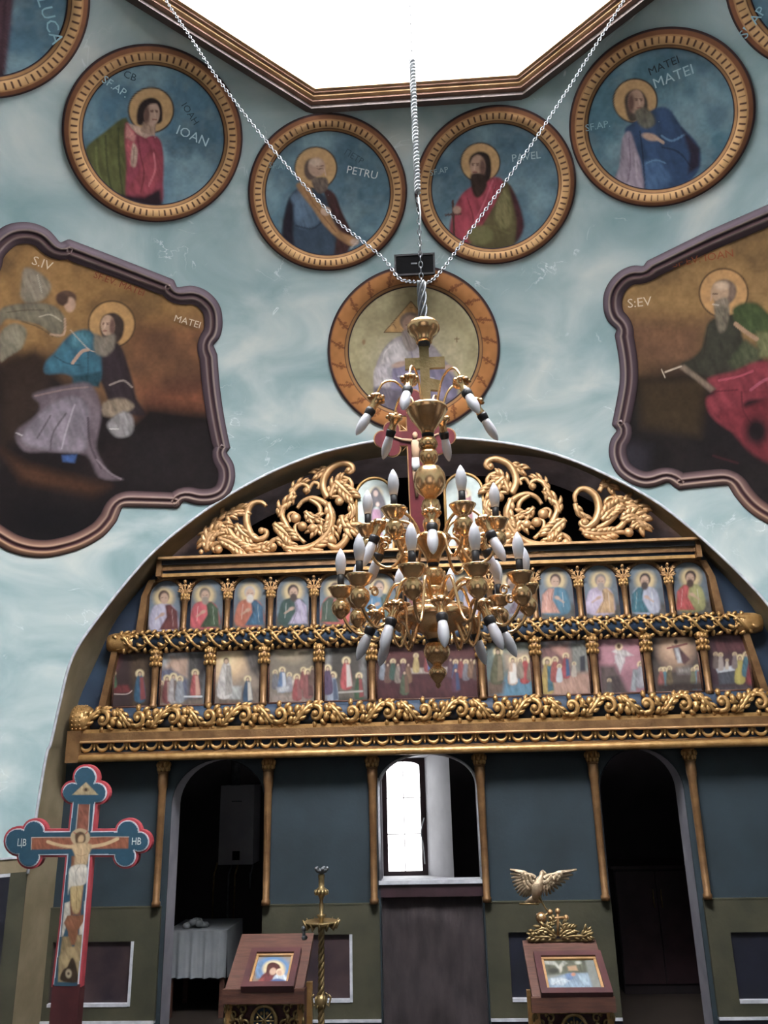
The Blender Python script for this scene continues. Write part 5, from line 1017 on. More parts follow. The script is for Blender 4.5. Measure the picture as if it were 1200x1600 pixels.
EVR = [('P', '9c7438', 20, [(940, 330), (1300, 330), (1300, 540), (940, 540)]), ('P', '7c5434', 22, [(970, 490), (1110, 500), (1090, 580), (970, 570)]), ('P', '1e181a', 16, [(950, 590), (1090, 570), (1300, 560), (1300, 900), (950, 900)]), ('N', '2a2220', .4, 60, 14, .5)]+S(ZR, [('P', '40301c', 30, [(330, 900), (700, 880), (660, 1200), (350, 1150)]), ('P', '2c2830', 30, [(230, 1200), (400, 1250), (380, 1400), (250, 1380)]),
  ('E', '2c2018', 3, 785, 435, 132, 132), ('E', 'c08c48', 3, 785, 435, 125, 125), ('P', '3c3a2e', 8, [(700, 600), (760, 560), (850, 560), (900, 700), (1000, 800), (900, 900), (760, 900), (560, 820), (620, 780), (670, 720)], 1), ('P', '44542c', 9, [(830, 530), (880, 490), (960, 490), (1021, 540), (1100, 600), (1100, 660), (960, 660), (870, 620)], 1), ('P', '747446', 10, [(960, 640), (1100, 640), (1100, 780), (960, 780)]), ('P', '50563a', 10, [(810, 800), (900, 680), (980, 740), (960, 820), (850, 850)]), ('L', 'a88060', 24, [(850, 600), (900, 640), (960, 680)]), ('L', '342c20', 8, [(700, 620), (680, 760)], .6),
  ('P', '8c2836', 9, [(700, 890), (840, 850), (960, 800), (1100, 820), (1100, 1000), (960, 1000), (890, 1030), (900, 1130), (830, 1170), (720, 1090), (690, 1000), (740, 960)], 1), ('P', '741c28', 12, [(740, 1080), (900, 1040), (1100, 1000), (1100, 1330), (950, 1300), (820, 1160)], 1), ('L', 'c4485c', 12, [(760, 900), (860, 880), (940, 850)], .6), ('L', '5c1420', 9, [(880, 960), (890, 1060), (940, 1140)], .7), ('L', 'c45c74', 16, [(930, 950), (1000, 900), (1080, 880)], .5), ('L', '5c1420', 9, [(720, 960), (860, 950)], .7), ('E', '1c1418', 25, 960, 1170, 60, 70), ('L', '5c1822', 12, [(730, 1300), (860, 1340)], .4),
  ('P', '84705c', 5, [(545, 830), (575, 815), (745, 945), (715, 965), (640, 900)]), ('L', 'c8b498', 8, [(475, 855), (560, 825)]), ('L', 'dcccb0', 5, [(455, 842), (465, 865), (475, 885)], .8),
  ('P', '7c6454', 5, [(725, 420), (740, 380), (800, 362), (850, 400), (845, 460), (800, 500), (740, 490)], 1), ('E', 'b4906c', 5, 765, 430, 48, 52), ('E', 'c8a888', 8, 775, 395, 36, 22), ('P', '8c7c68', 6, [(735, 490), (800, 460), (815, 540), (790, 600), (750, 570)], 1), ('P', '786c58', 7, [(740, 520), (810, 520), (800, 620), (760, 640)], 1), ('L', '4c3024', 6, [(728, 440), (752, 440)], .9), ('L', 'dcccb8', 6, [(725, 495), (760, 500)], .7), ('L', 'c49c80', 8, [(722, 445), (716, 475)], .7)])
cartouche(RIGHT, 40.8, '7c5830', EVR, 'right ornate mural of a grey-bearded evangelist in red and green', [('S:EV', 999, 473, .095, -12, 'd8c8b0'), ('SF.EV. IOAN', 1098, 404, .075, -14, '8c4c2c')], None)
# ================================================================== CHANDELIER
CX, CY = -.025, -3.95; k_ = .00199
def cz(py): return Z(py, CY, 676)
def kk_(py): return ((cz(py)-2.05)*.302+2.319)/FPX
CH = empty('chandelier', (CX, CY, cz(1072)), 'large polished brass chandelier with many candle bulbs pointing up and down, hanging under the dome', 'chandelier')
def stem(name, prof, m='brass', n=24):
    """prof: list of (picture row, half width in pixels)"""
    mb = MB(); mb.lathe([(w*kk_(py), cz(py)) for py, w in sorted(prof, key=lambda q: -q[0])], (CX, CY, 0), n); return mb.build(name, M[m], CH)
stem('top_canopy', [(502, 2), (503, 9), (505, 22), (510, 26), (516, 25.5), (522, 21), (527, 15), (531, 14), (535, 12), (536, 5)])
stem('canopy_collar', [(535, 9), (537, 10), (541, 9), (542, 3)], 'socket')
mb = MB()
def crx(pts, xa=669): mb.prism([(CX+(px-xa)*kk_(py), cz(py)) for px, py in pts], CY-.006, CY+.006)
crx([(661, 538), (676, 538), (676, 559), (700, 559), (700, 576), (676, 576), (676, 642), (661, 642), (661, 576), (638, 576), (638, 559), (661, 559)]); mb.build('brass_cross', M['brass_old'], CH)
mb = MB(); crx([(676, 592), (692, 596), (692, 612), (676, 610)]); mb.build('cross_footrest', M['brass_old'], CH)
stem('crown_cup', [(634, 4), (635, 24), (637, 32), (641, 33), (645, 30), (652, 27), (660, 21), (668, 15), (673, 11), (678, 10), (679, 3)])
stem('stem_collar', [(677, 9), (679, 10), (683, 9)], 'socket')
stem('stem_ball', [(682, 6), (685, 11), (690, 14.5), (696, 15.5), (700, 13), (703, 9)]); stem('stem_ball', [(703, 9), (706, 13), (712, 15), (719, 14), (724, 10), (728, 7)])
stem('stem_drum', [(727, 8), (731, 17), (735, 20), (741, 24), (752, 25.5), (762, 24), (770, 18), (776, 11), (779, 8)])
stem('stem_ball', [(778, 8), (783, 13), (792, 15.5), (800, 14), (807, 9), (810, 8)]); stem('stem_ball', [(809, 8), (813, 13), (820, 14), (828, 12), (834, 10)])
stem('middle_cup', [(833, 10), (835, 22), (838, 29), (843, 30), (848, 27), (856, 22), (866, 15), (874, 11), (880, 10)]); stem('stem_collar', [(879, 8), (881, 9), (886, 8)], 'socket')
stem('stem_ball', [(885, 8), (889, 14), (898, 18), (906, 17), (912, 11), (916, 10)]); stem('stem_neck', [(915, 12), (920, 17), (926, 14), (932, 12), (938, 18), (942, 30), (946, 33), (950, 30)])
stem('bowl', [(946, 30), (950, 46), (955, 56), (962, 60), (969, 58), (976, 50), (983, 38), (989, 24), (994, 17), (998, 15.5), (1001, 12)]); stem('stem_collar', [(999, 14), (1001, 15), (1003, 14)], 'socket')
stem('lower_ball', [(1002, 9), (1006, 16), (1014, 20.5), (1022, 20.5), (1031, 16), (1037, 9), (1041, 6)]); stem('finial', [(1040, 6), (1043, 9), (1047, 13.5), (1053, 14), (1059, 11), (1064, 7), (1068, 4), (1072, 4.5), (1076, 1)])
def candle_up(mb_cup, mb_sock, mb_bulb, r, z):
    c = (r, 0, z)
    mb_cup.lathe([(.004, -.078), (.010, -.074), (.021, -.062), (.024, -.050), (.021, -.038), (.012, -.030), (.012, -.026), (.020, -.022), (.029, -.006), (.033, 0), (.030, .002), (.010, -.004)], c, 16)
    mb_sock.lathe([(.0085, -.004), (.0085, .034), (.006, .035)], c, 10)
    mb_bulb.lathe([(.009, .034), (.0115, .046), (.0138, .060), (.0132, .074), (.009, .088), (.004, .097), (.0008, .101)], c, 12)
def candle_down(mb_cup, mb_sock, mb_bulb, r, z, tilt=.42):
    ax = (math.sin(tilt), 0, -math.cos(tilt)); c = (r, 0, z)
    mb_cup.lathe([(.005, -.020), (.018, -.016), (.022, -.008), (.014, .0), (.010, .012), (.012, .026), (.012, .030)], c, 12, ax)
    for q in range(7):
        a = q*2*PI/7; mb_cup.ball((r+.017*math.cos(a), .018*math.sin(a), z+.010), .008, 6, (1, 1, .7))
    mb_sock.lathe([(.0135, .028), (.0140, .034), (.0125, .046), (.011, .048)], c, 12, ax)
    mb_bulb.lathe([(.0105, .046), (.0120, .058), (.0135, .072), (.0125, .088), (.0085, .102), (.004, .110), (.0008, .114)], c, 12, ax)
def sc_(L, c, f):
    c = np.array(c); return [tuple(c+(np.array(v)-c)*f) for v in L]
def tier(n, az0, pts, r, pz, up=True, thick=.0052, curl=None, tilt=.42):
    """n arms; azimuth 0 looks towards the camera; pts is the arm as (radius, picture row)"""
    zc_ = cz(pz); a = MB(); path = spline([(x, 0, cz(py)) for x, py in pts], 6); a.tube(path, thick, 8)
    if curl:
        cxx, cyy, rr = curl; a.tube([(cxx+x, 0, cz(cyy)+y) for x, y in spiral(0, 0, rr, rr*.3, .3, 1.3, 18)], [.004, .003], 6)
    cu, so, bu = MB(), MB(), MB(); (candle_up(cu, so, bu, r, zc_) if up else candle_down(cu, so, bu, r, zc_, tilt))
    for q_ in (cu, so, bu): q_.v = sc_(q_.v, (r, 0, zc_), 1.24)
    me = [x.mesh(nm) for x, nm in ((a, 'arm'), (cu, 'candle_cup'), (so, 'socket'), (bu, 'bulb'))]
    for x, m in zip(me, ('brass', 'brass', 'socket', 'bulb')): x.materials.append(M[m])
    for i in range(n):
        o = bpy.data.objects.new('arm', me[0]); COL.objects.link(o); o.location = (CX, CY, 0); o.rotation_euler = (0, 0, -PI/2+math.radians(az0+360/n*i))
        o.parent = CH; o.matrix_parent_inverse = to_world(CH).inverted()
        for x, nm in zip(me[1:], ('candle_cup', 'socket', 'bulb')):
            c = bpy.data.objects.new(nm, x); COL.objects.link(c); c.parent = o
# lower tier: ten arms up, eight down
tier(10, -12, [(.05, 938), (.085, 915), (.125, 915), (.155, 945), (.185, 978), (.225, 990), (.262, 978), (.285, 955), (.288, 935)], .288, 917, curl=(.235, 938, .016))
tier(8, 5, [(.06, 955), (.09, 990), (.11, 1010), (.13, 990), (.135, 960), (.155, 948), (.178, 955)], .183, 963, up=False)
# middle tier
tier(6, -33, [(.035, 858), (.06, 842), (.085, 850), (.105, 872), (.135, 884), (.175, 876), (.198, 855), (.203, 838)], .203, 818, curl=(.15, 850, .014))
tier(6, 0, [(.035, 846), (.07, 815), (.12, 805), (.16, 815), (.182, 828)], .186, 834, up=False)
# top tier, six thin arms down
tier(6, -18, [(.05, 642), (.072, 612), (.105, 598), (.14, 600), (.160, 612), (.167, 622)], .169, 630, up=False, thick=.0042, tilt=.5)
# ---- chains
def chain(name, pts, label, link_len=.027, r=.0030, w=.0068, mt='steel'):
    P = np.array(pts); L = np.r_[0, np.cumsum(np.linalg.norm(np.diff(P, axis=0), axis=1))]; n = int(L[-1]/(link_len*.84)); mb = MB()
    for i in range(n):
        s0 = L[-1]*(i+.5)/n; c = np.array([np.interp(s0, L, P[:, k]) for k in range(3)]); d = np.array([np.interp(s0+.01, L, P[:, k])-np.interp(s0-.01, L, P[:, k]) for k in range(3)]); d /= np.linalg.norm(d)+1e-9
        a = np.cross(d, [0, 1, 0]) if abs(d[1]) < .9 else np.cross(d, [1, 0, 0]); a /= np.linalg.norm(a); b = np.cross(d, a); t = a if i % 2 else b
        ring = [c+d*math.sin(u)*(link_len/2)+t*math.cos(u)*w for u in np.linspace(0, 2*PI, 9)]; mb.tube(ring, r*.62, 5, False)
    return tag(mb.build(name, M[mt]), label, 'chain')
zc0 = cz(502)
top_mid = np.array([CX, CY, H1]); hub = np.array([CX, CY, cz(440)])
chain('hanging_chain', [top_mid, (CX, CY, zc0-.01)], 'steel link chain dropping straight down to the chandelier from the dome')
def dch(px_pts, y1, label):
    n = len(px_pts); pts = [on_y(px, py, CY+(y1-CY)*(i/(n-1))**1.0) for i, (px, py) in enumerate(px_pts)]; d = pts[-1]-pts[-2]
    while math.hypot(pts[-1][0]-SPH[0], pts[-1][1]-SPH[1]) < RI-.12 and pts[-1][2] < 8.6: pts.append(pts[-1]+d/np.linalg.norm(d)*.08)
    return chain('stay_chain', spline(pts, 4), label, .025, .0028, .0064)
dch([(655, 441), (640, 440), (622, 434), (600, 405), (560, 372), (520, 338), (430, 238), (345, 130), (300, 62), (262, 5), (225, -55)], -3.95+.75, 'steel stay chain slanting up to the left from the chandelier hook')
dch([(655, 441), (672, 440), (692, 420), (720, 382), (770, 312), (840, 212), (905, 112), (972, 5), (1000, -40)], -3.95+.75, 'steel stay chain slanting up to the right from the chandelier hook')
# doubled-up chain and cable hanging loosely just above the canopy, white cord higher up
mb = MB(); 
for q, a in enumerate(np.linspace(0, 2*PI, 5, endpoint=False)):
    mb.tube([(CX+.013*math.cos(a+u*4), CY+.013*math.sin(a+u*4), cz(502)+(cz(440)-cz(502))*u) for u in np.linspace(0, 1, 14)], .0042, 5)
tag(mb.build('chain_bundle', M['steel']), 'grey bundle of gathered chain and wire directly above the brass canopy', 'chain')
mb = MB()
for q in range(2): mb.tube([(CX+.007*math.cos(u*120+q*PI), CY+.010*math.sin(u*120+q*PI), cz(300)+(cz(92)-cz(300))*u) for u in np.linspace(0, 1, 260)], .0058, 5)
mb.tube([(CX, CY, cz(395)), (CX+.006, CY, cz(330)), (CX, CY, cz(300))], .0035, 5)
tag(mb.build('white_cord', M['cord']), 'white electric cord wound tightly around the straight hanging chain', 'cord')
# ---- black floodlight box over the elder medallion
c = on_s(648, 414, .10); n_ = (CAM-c); n_[2] = n_[2]*.7; n_ /= np.linalg.norm(n_); tx = np.cross([0, 0, 1], n_); tx /= np.linalg.norm(tx); tz = np.cross(n_, tx)
FB = empty('floodlight', c, 'black rectangular floodlight box mounted above the round elder mural', 'lamp')
def obox(mb, c, hx, hy, hz, ux=None, uy=None, uz=None):
    ux, uy, uz = (tx if ux is None else ux), (n_ if uy is None else uy), (tz if uz is None else uz)
    V = [c+ux*hx*i+uy*hy*j+uz*hz*k for i in (-1, 1) for j in (-1, 1) for k in (-1, 1)]; return mb.add(V, [(0, 1, 3, 2), (4, 6, 7, 5), (0, 4, 5, 1), (2, 3, 7, 6), (0, 2, 6, 4), (1, 5, 7, 3)])
s4 = float(((c-CAM)@FW)/FPX); hw_, hh_ = 31.5*s4, 16*s4
mb = MB(); obox(mb, c, hw_, .03, hh_); o = mb.build('housing', M['box_black'], FB); fix_normals(o)
mb = MB()
for i in (-1, 1): obox(mb, c+n_*.032+tx*i*(hw_-.006), .006, .004, hh_); obox(mb, c+n_*.032+tz*i*(hh_-.006), hw_, .004, .006)
o = mb.build('bezel', M['black'], FB); fix_normals(o)
mb = MB(); obox(mb, c+n_*.034+tz*.006-tx*.004, .022, .001, .005); o = mb.build('badge', M['steel'], FB); fix_normals(o)
mb = MB(); 
for i in (-1, 1): mb.tube([c+tx*i*hw_*.9, c+tx*i*hw_*.9-n_*.10], .008, 6)
mb.build('bracket', M['box_black'], FB)
# ================================================================== SANCTUARY THINGS
def bx_px(mb, px0, px1, py0, py1, y0, y1, pyx=None):
    """box whose front face covers the given picture rectangle on plane y0"""
    ym = (py0+py1)/2 if pyx is None else pyx; xm = (px0+px1)/2
    return mb.box(X(px0, ym, y0), X(px1, ym, y0), y0, y1, Z(py1, y0, xm), Z(py0, y0, xm))
yb = 1.85
BO = empty('water_heater', (X(368, 1290, yb), yb, Z(1350, yb, 368)), 'white wall-mounted boiler hanging in the dark behind the left doorway', 'boiler')
bx_px(MB(), 343, 396, 1227, 1351, yb, 2.15).build('casing', M['boiler'], BO)
mb = MB(); bx_px(mb, 363, 374, 1330, 1344, yb-.012, yb); mb.build('control_panel', M['box_black'], BO)
mb = MB(); bx_px(mb, 362, 378, 1251, 1253, yb-.004, yb); mb.build('badge', M['steel'], BO)
mb = MB(); x = X(368, 1215, 2.0); mb.lathe([(.05, 0), (.05, .25), (.055, .26)], (x, 2.0, Z(1227, yb, 368)), 12); mb.build('flue', M['steel'], BO)
for a, b, m in ((333, 1438, 'brass_old'), (356, 1446, 'steel'), (366, 1444, 'brass_old'), (390, 1390, 'steel')):
    x = X(a, 1400, 1.98); MB().tube([(x+.03, 1.98, Z(1348, 1.98, a)), (x, 1.98, Z(1368, 1.98, a)), (x, 1.98, Z(b, 1.98, a))], .009, 6).build('pipe', M[m], BO)
# cloth covered table behind the left doorway
yt_ = .95; x0_, x1_, zt_ = X(258, 1500, yt_), X(354, 1500, yt_), Z(1454, yt_, 310)
TB = empty('cloth_table', ((x0_+x1_)/2, yt_+.3, .12), 'small table under a pale hanging cloth inside the left doorway', 'table')
nx = 50; V = []; 
for i in range(nx):
    u = i/(nx-1); w = .014*math.sin(u*31)+.008*math.sin(u*57+1)
    for z, g in ((zt_, 0), (zt_-.02, .3), (zt_-.25, .8), (.42, 1.2)): V.append((x0_+(x1_-x0_)*u, yt_-w*g-.01*g, z))
F = [(i*4+k, (i+1)*4+k, (i+1)*4+k+1, i*4+k+1) for i in range(nx-1) for k in range(3)]
mb = MB(); mb.add(V, F, True); mb.box(x0_, x1_, yt_, yt_+.55, zt_-.01, zt_); mb.add([(x1_, yt_-.01, zt_), (x1_, yt_+.55, zt_), (x1_+.01, yt_+.55, .42), (x1_+.01, yt_-.01, .42)], [(0, 1, 2, 3)]); mb.build('cloth', M['cloth'], TB)
for i in (x0_+.04, x1_-.04):
    for j in (yt_+.05, yt_+.5): MB().box(i-.02, i+.02, j-.02, j+.02, .12, zt_-.012).build('leg', M['red_wood'], TB)
mb = MB(); 
for i in range(9): mb.ball((X(292+i*3.2, 1450, yt_+.1), yt_+.1+.02*(i % 3), zt_+.02+.035*math.exp(-((i-4)/2.2)**2)), .035, 8, (1.1, 1, .8))
tag(mb.build('folded_cloth', M['cloth']), 'crumpled pale cloth heaped on the small table in the left doorway', 'cloth')
# cabinet behind the right doorway
yk = 1.6; CBN = empty('dark_cabinet', (X(1010, 1450, yk), yk, .12), 'dark wooden cupboard standing in shadow behind the right doorway', 'cabinet')
mb = MB(); xk0, xk1, zk1 = X(962, 1400, yk), X(1090, 1400, yk), Z(1357, yk, 1020); mb.box(xk0, xk1, yk, 2.15, .12, zk1); mb.build('body', M['dark_wall'], CBN)
MB().box(xk0-.02, xk1+.02, yk-.02, 2.15, zk1, zk1+.025).build('cabinet_top', M['brown_board'], CBN)
for a, b in ((xk0+.01, (xk0+xk1)/2-.005), ((xk0+xk1)/2+.005, xk1-.01)):
    d = MB().box(a, b, yk-.018, yk, .2, zk1-.02).build('door', M['brown_board'], CBN); MB().tube([(b-.03 if a < xk0+.1 else a+.03, yk-.03, .8), (b-.03 if a < xk0+.1 else a+.03, yk-.03, .95)], .006, 6).build('handle', M['brass_old'], d)
# lamp cord hanging by the window
mb = MB(); mb.tube([on_y(p[0], p[1], 2.6) for p in spline([(663, 1278), (658, 1300), (662, 1325), (664, 1350)], 5)], .006, 5); tag(mb.build('cord', M['cord']), 'thin looping cord beside the bright sanctuary window', 'cord')
# curtain in the central doorway
yc_ = .06; cx0, cx1, czt = DC[0]+.006, DC[1]-.006, zc(1401)
nx, nz = 90, 40; V = []
for i in range(nx):
    u = i/(nx-1)
    for j in range(nz):
        v = j/(nz-1); z = czt-(czt-.15)*v
        sag = .009*math.sin(5*(v*3.1+.9*math.cos((u-.4)*3.0))+1.3*math.sin(v*7))*math.exp(-((u-.5)/.45)**2)+.006*math.sin(u*17+v*9)+.003*math.sin(u*41+v*4)
        V.append((cx0+(cx1-cx0)*u, yc_-sag*min(1, v*6+.15), z))
me = grid_mesh('curtain', V, nx, nz); CU = link('curtain', me, M['curtain']); tag(CU, 'dark brown cloth curtain closing the lower half of the central doorway', 'curtain')
# ================================================================== PROCESSIONAL CROSS
yx = -1.6; q_ = scale_at(yx, 1350)
def zx(L, s=3.81, ox=0, oy=1180): return [(a/s+ox, b/s+oy) for a, b in L]
def wx(p): q = on_y(p[0], p[1], yx); return (float(q[0]), float(q[2]))
Tc = [(515, 132, 62), (440, 222, 56), (583, 222, 56), (515, 210, 60)]; Lc = [(212, 450, 58), (118, 512, 74), (182, 600, 60), (175, 520, 60)]; Rc = [(768, 452, 62), (835, 512, 56), (752, 598, 60), (765, 520, 58)]
def cross_sil(g):
    P = []
    for a, b, r in Tc+Lc+Rc: P.append([wx(zx([(a+(r+g)*math.cos(t), b+(r+g)*math.sin(t))])[0]) for t in np.linspace(0, 2*PI, 22, endpoint=False)])
    P.append([wx(p) for p in zx([(448-g, 260), (572+g, 260), (545+g, 520), (505+g, 1000), (472+g, 1372+g*.3), (330-g, 1372+g*.3), (375-g, 1000), (420-g, 520)])])
    P.append([wx(p) for p in zx([(180, 455-g), (790, 455-g), (790, 588+g), (180, 588+g)])])
    return P
PC = empty('processional_cross', (X(98, 1560, yx), yx, 0), 'tall painted crucifix with teal trefoil ends and red edge standing at the lower left', 'cross')
mb = MB()
for i, p in enumerate(cross_sil(17)): mb.prism(p, yx-.010-.0003*i, yx+.028)
o = mb.build('red_edge', mat('red_edge_paint', 'a8424a', .5, 0, '8c3038', 12), PC); fix_normals(o)
mb = MB()
for i, p in enumerate(cross_sil(4)): mb.prism(p, yx-.016-.0003*i, yx+.01)
o = mb.build('white_line', M['white_trim'], PC); fix_normals(o)
CS = S((0, 1180, 3.81), [('P', '8c4c34', 1, [(468, 292), (534, 292), (524, 450), (455, 460)]), ('L', 'd0c8b8', 3, [(466, 292), (450, 460)]), ('L', 'd0c8b8', 3, [(534, 292), (526, 450)]), ('P', '94502f', 1, [(188, 490), (766, 486), (764, 556), (186, 562)]), ('L', 'c8c0b0', 3, [(188, 490), (186, 562)]), ('L', 'c8c0b0', 3, [(188, 490), (430, 488)]), ('L', 'c8c0b0', 3, [(540, 487), (766, 486)]),
  ('P', 'b0986c', 1, [(512, 160), (428, 236), (586, 236)]), ('E', '8c744c', 1, 511, 205, 20, 14), ('E', '3c2c20', 1, 511, 205, 9, 9),
  ('P', '8a5230', 2, [(425, 600), (515, 600), (505, 700), (480, 950), (415, 950), (420, 760)]), ('P', '74422a', 2, [(400, 900), (440, 860), (430, 1000), (385, 1010)]),
  ('P', 'b8b0a0', 2, [(385, 880), (415, 870), (420, 960), (400, 1000), (375, 1080), (365, 1080)]), ('P', 'b8b0a0', 2, [(500, 870), (525, 860), (505, 1070), (470, 1070), (475, 1010), (500, 980)]),
  ('P', '8c5430', 2, [(400, 955), (502, 950), (500, 985), (465, 1040), (466, 1130), (405, 1130), (405, 1050), (380, 1000)]), ('P', '8c7448', 3, [(370, 1080), (410, 1080), (430, 1140), (350, 1250)]), ('P', '947c50', 3, [(460, 1070), (502, 1070), (480, 1200), (440, 1150)]),
  ('P', 'a48c5c', 3, [(345, 1350), (350, 1200), (400, 1140), (460, 1140), (485, 1220), (480, 1350)]), ('P', '3c2c1c', 3, [(430, 1205), (455, 1260), (460, 1350), (360, 1340), (375, 1280), (400, 1260)], 1), ('E', 'a89878', 3, 408, 1300, 18, 26), ('E', '4c3c28', 2, 408, 1300, 7, 9),
  ('E', 'b09870', 1, 478, 488, 58, 52), ('L', 'a8463c', 6, [(440, 460), (455, 470)]), ('L', 'a8463c', 6, [(520, 455), (510, 468)]), ('P', '5c4026', 3, [(448, 500), (450, 470), (478, 455), (505, 470), (508, 510), (480, 530), (455, 525)], 1), ('E', 'c09c6c', 3, 482, 500, 17, 25, 15), ('P', '5c4026', 3, [(470, 518), (495, 518), (488, 540), (475, 538)]),
  ('L', 'c0a070', 20, [(440, 545), (380, 542), (330, 530), (285, 515)]), ('L', 'c0a070', 20, [(535, 545), (600, 535), (650, 520), (700, 497)]), ('L', '7c5c34', 4, [(400, 552), (330, 540)], .7), ('P', 'c0a070', 4, [(430, 530), (545, 530), (530, 590), (510, 660), (445, 665), (445, 600)], 1), ('L', '8c6c40', 4, [(484, 560), (480, 640)], .8), ('L', '8c6c40', 4, [(455, 590), (480, 600), (515, 590)], .7), ('L', '8c6c40', 4, [(460, 640), (480, 650), (505, 640)], .7),
  ('P', 'b4985c', 3, [(425, 760), (492, 760), (485, 850), (470, 935), (435, 935), (420, 850)], 1), ('L', '7c6034', 4, [(458, 770), (455, 920)], .8), ('P', 'c8c0b0', 3, [(422, 665), (512, 655), (515, 750), (485, 775), (420, 785), (405, 830), (408, 740)], 1), ('L', '948c80', 4, [(470, 665), (450, 700), (455, 770)], .9), ('L', '948c80', 4, [(500, 665), (490, 760)], .7)])
_a = np.array([p for q in cross_sil(0) for p in q]); lo, hi = _a.min(0), _a.max(0); st = q_*1.0; nu, nv = int((hi[0]-lo[0])/st), int((hi[1]-lo[1])/st)
uu, vv = np.meshgrid(np.linspace(lo[0], hi[0], nu), np.linspace(lo[1], hi[1], nv), indexing='ij'); UV = np.stack([uu.ravel(), vv.ravel()], 1); keep = np.zeros(len(UV), bool)
for p in cross_sil(0): keep |= in_poly(UV, np.array(p))
V = np.stack([UV[:, 0], np.full(len(UV), yx-.021), UV[:, 1]], 1); me = grid_mesh('painting', V, nu, nv, keep); color_mesh(me, paint(project(V), CS, '1e4c62', .12, (0, 0, 1), 1.0)); link('painting', me, M['icon_paint'], PC)
def flat_text(s, px, py, size, y, hexc, parent):
    cu = bpy.data.curves.new('lettering', 'FONT'); cu.body = s; cu.size = size; cu.align_x = 'CENTER'; cu.align_y = 'CENTER'; cu.resolution_u = 2
    o = bpy.data.objects.new('tmp', cu); COL.objects.link(o); dg = bpy.context.evaluated_depsgraph_get(); dg.update(); me = bpy.data.meshes.new_from_object(o.evaluated_get(dg)); bpy.data.objects.remove(o)
    c = on_y(px, py, y)
    for v in me.vertices: v.co = Vector((c[0]+v.co.x*.8, y, c[2]+v.co.y))
    me.materials.clear(); me.materials.append(lett(hexc)); return link('lettering', me, None, parent)
flat_text('ЦB', 34, 1317, .055, yx-.023, 'c8ccc8', PC); flat_text('HB', 213, 1315, .055, yx-.023, 'c8ccc8', PC)
a, b = wx(zx([(322, 1372)])[0]), wx(zx([(484, 1372)])[0])
mb = MB(); mb.box(a[0], b[0], yx-.02, yx+.05, .3, a[1]+.01); mb.build('post', M['maroon'], PC); MB().box(a[0]-.1, b[0]+.1, yx-.15, yx+.2, 0, .3).build('base', M['maroon'], PC)
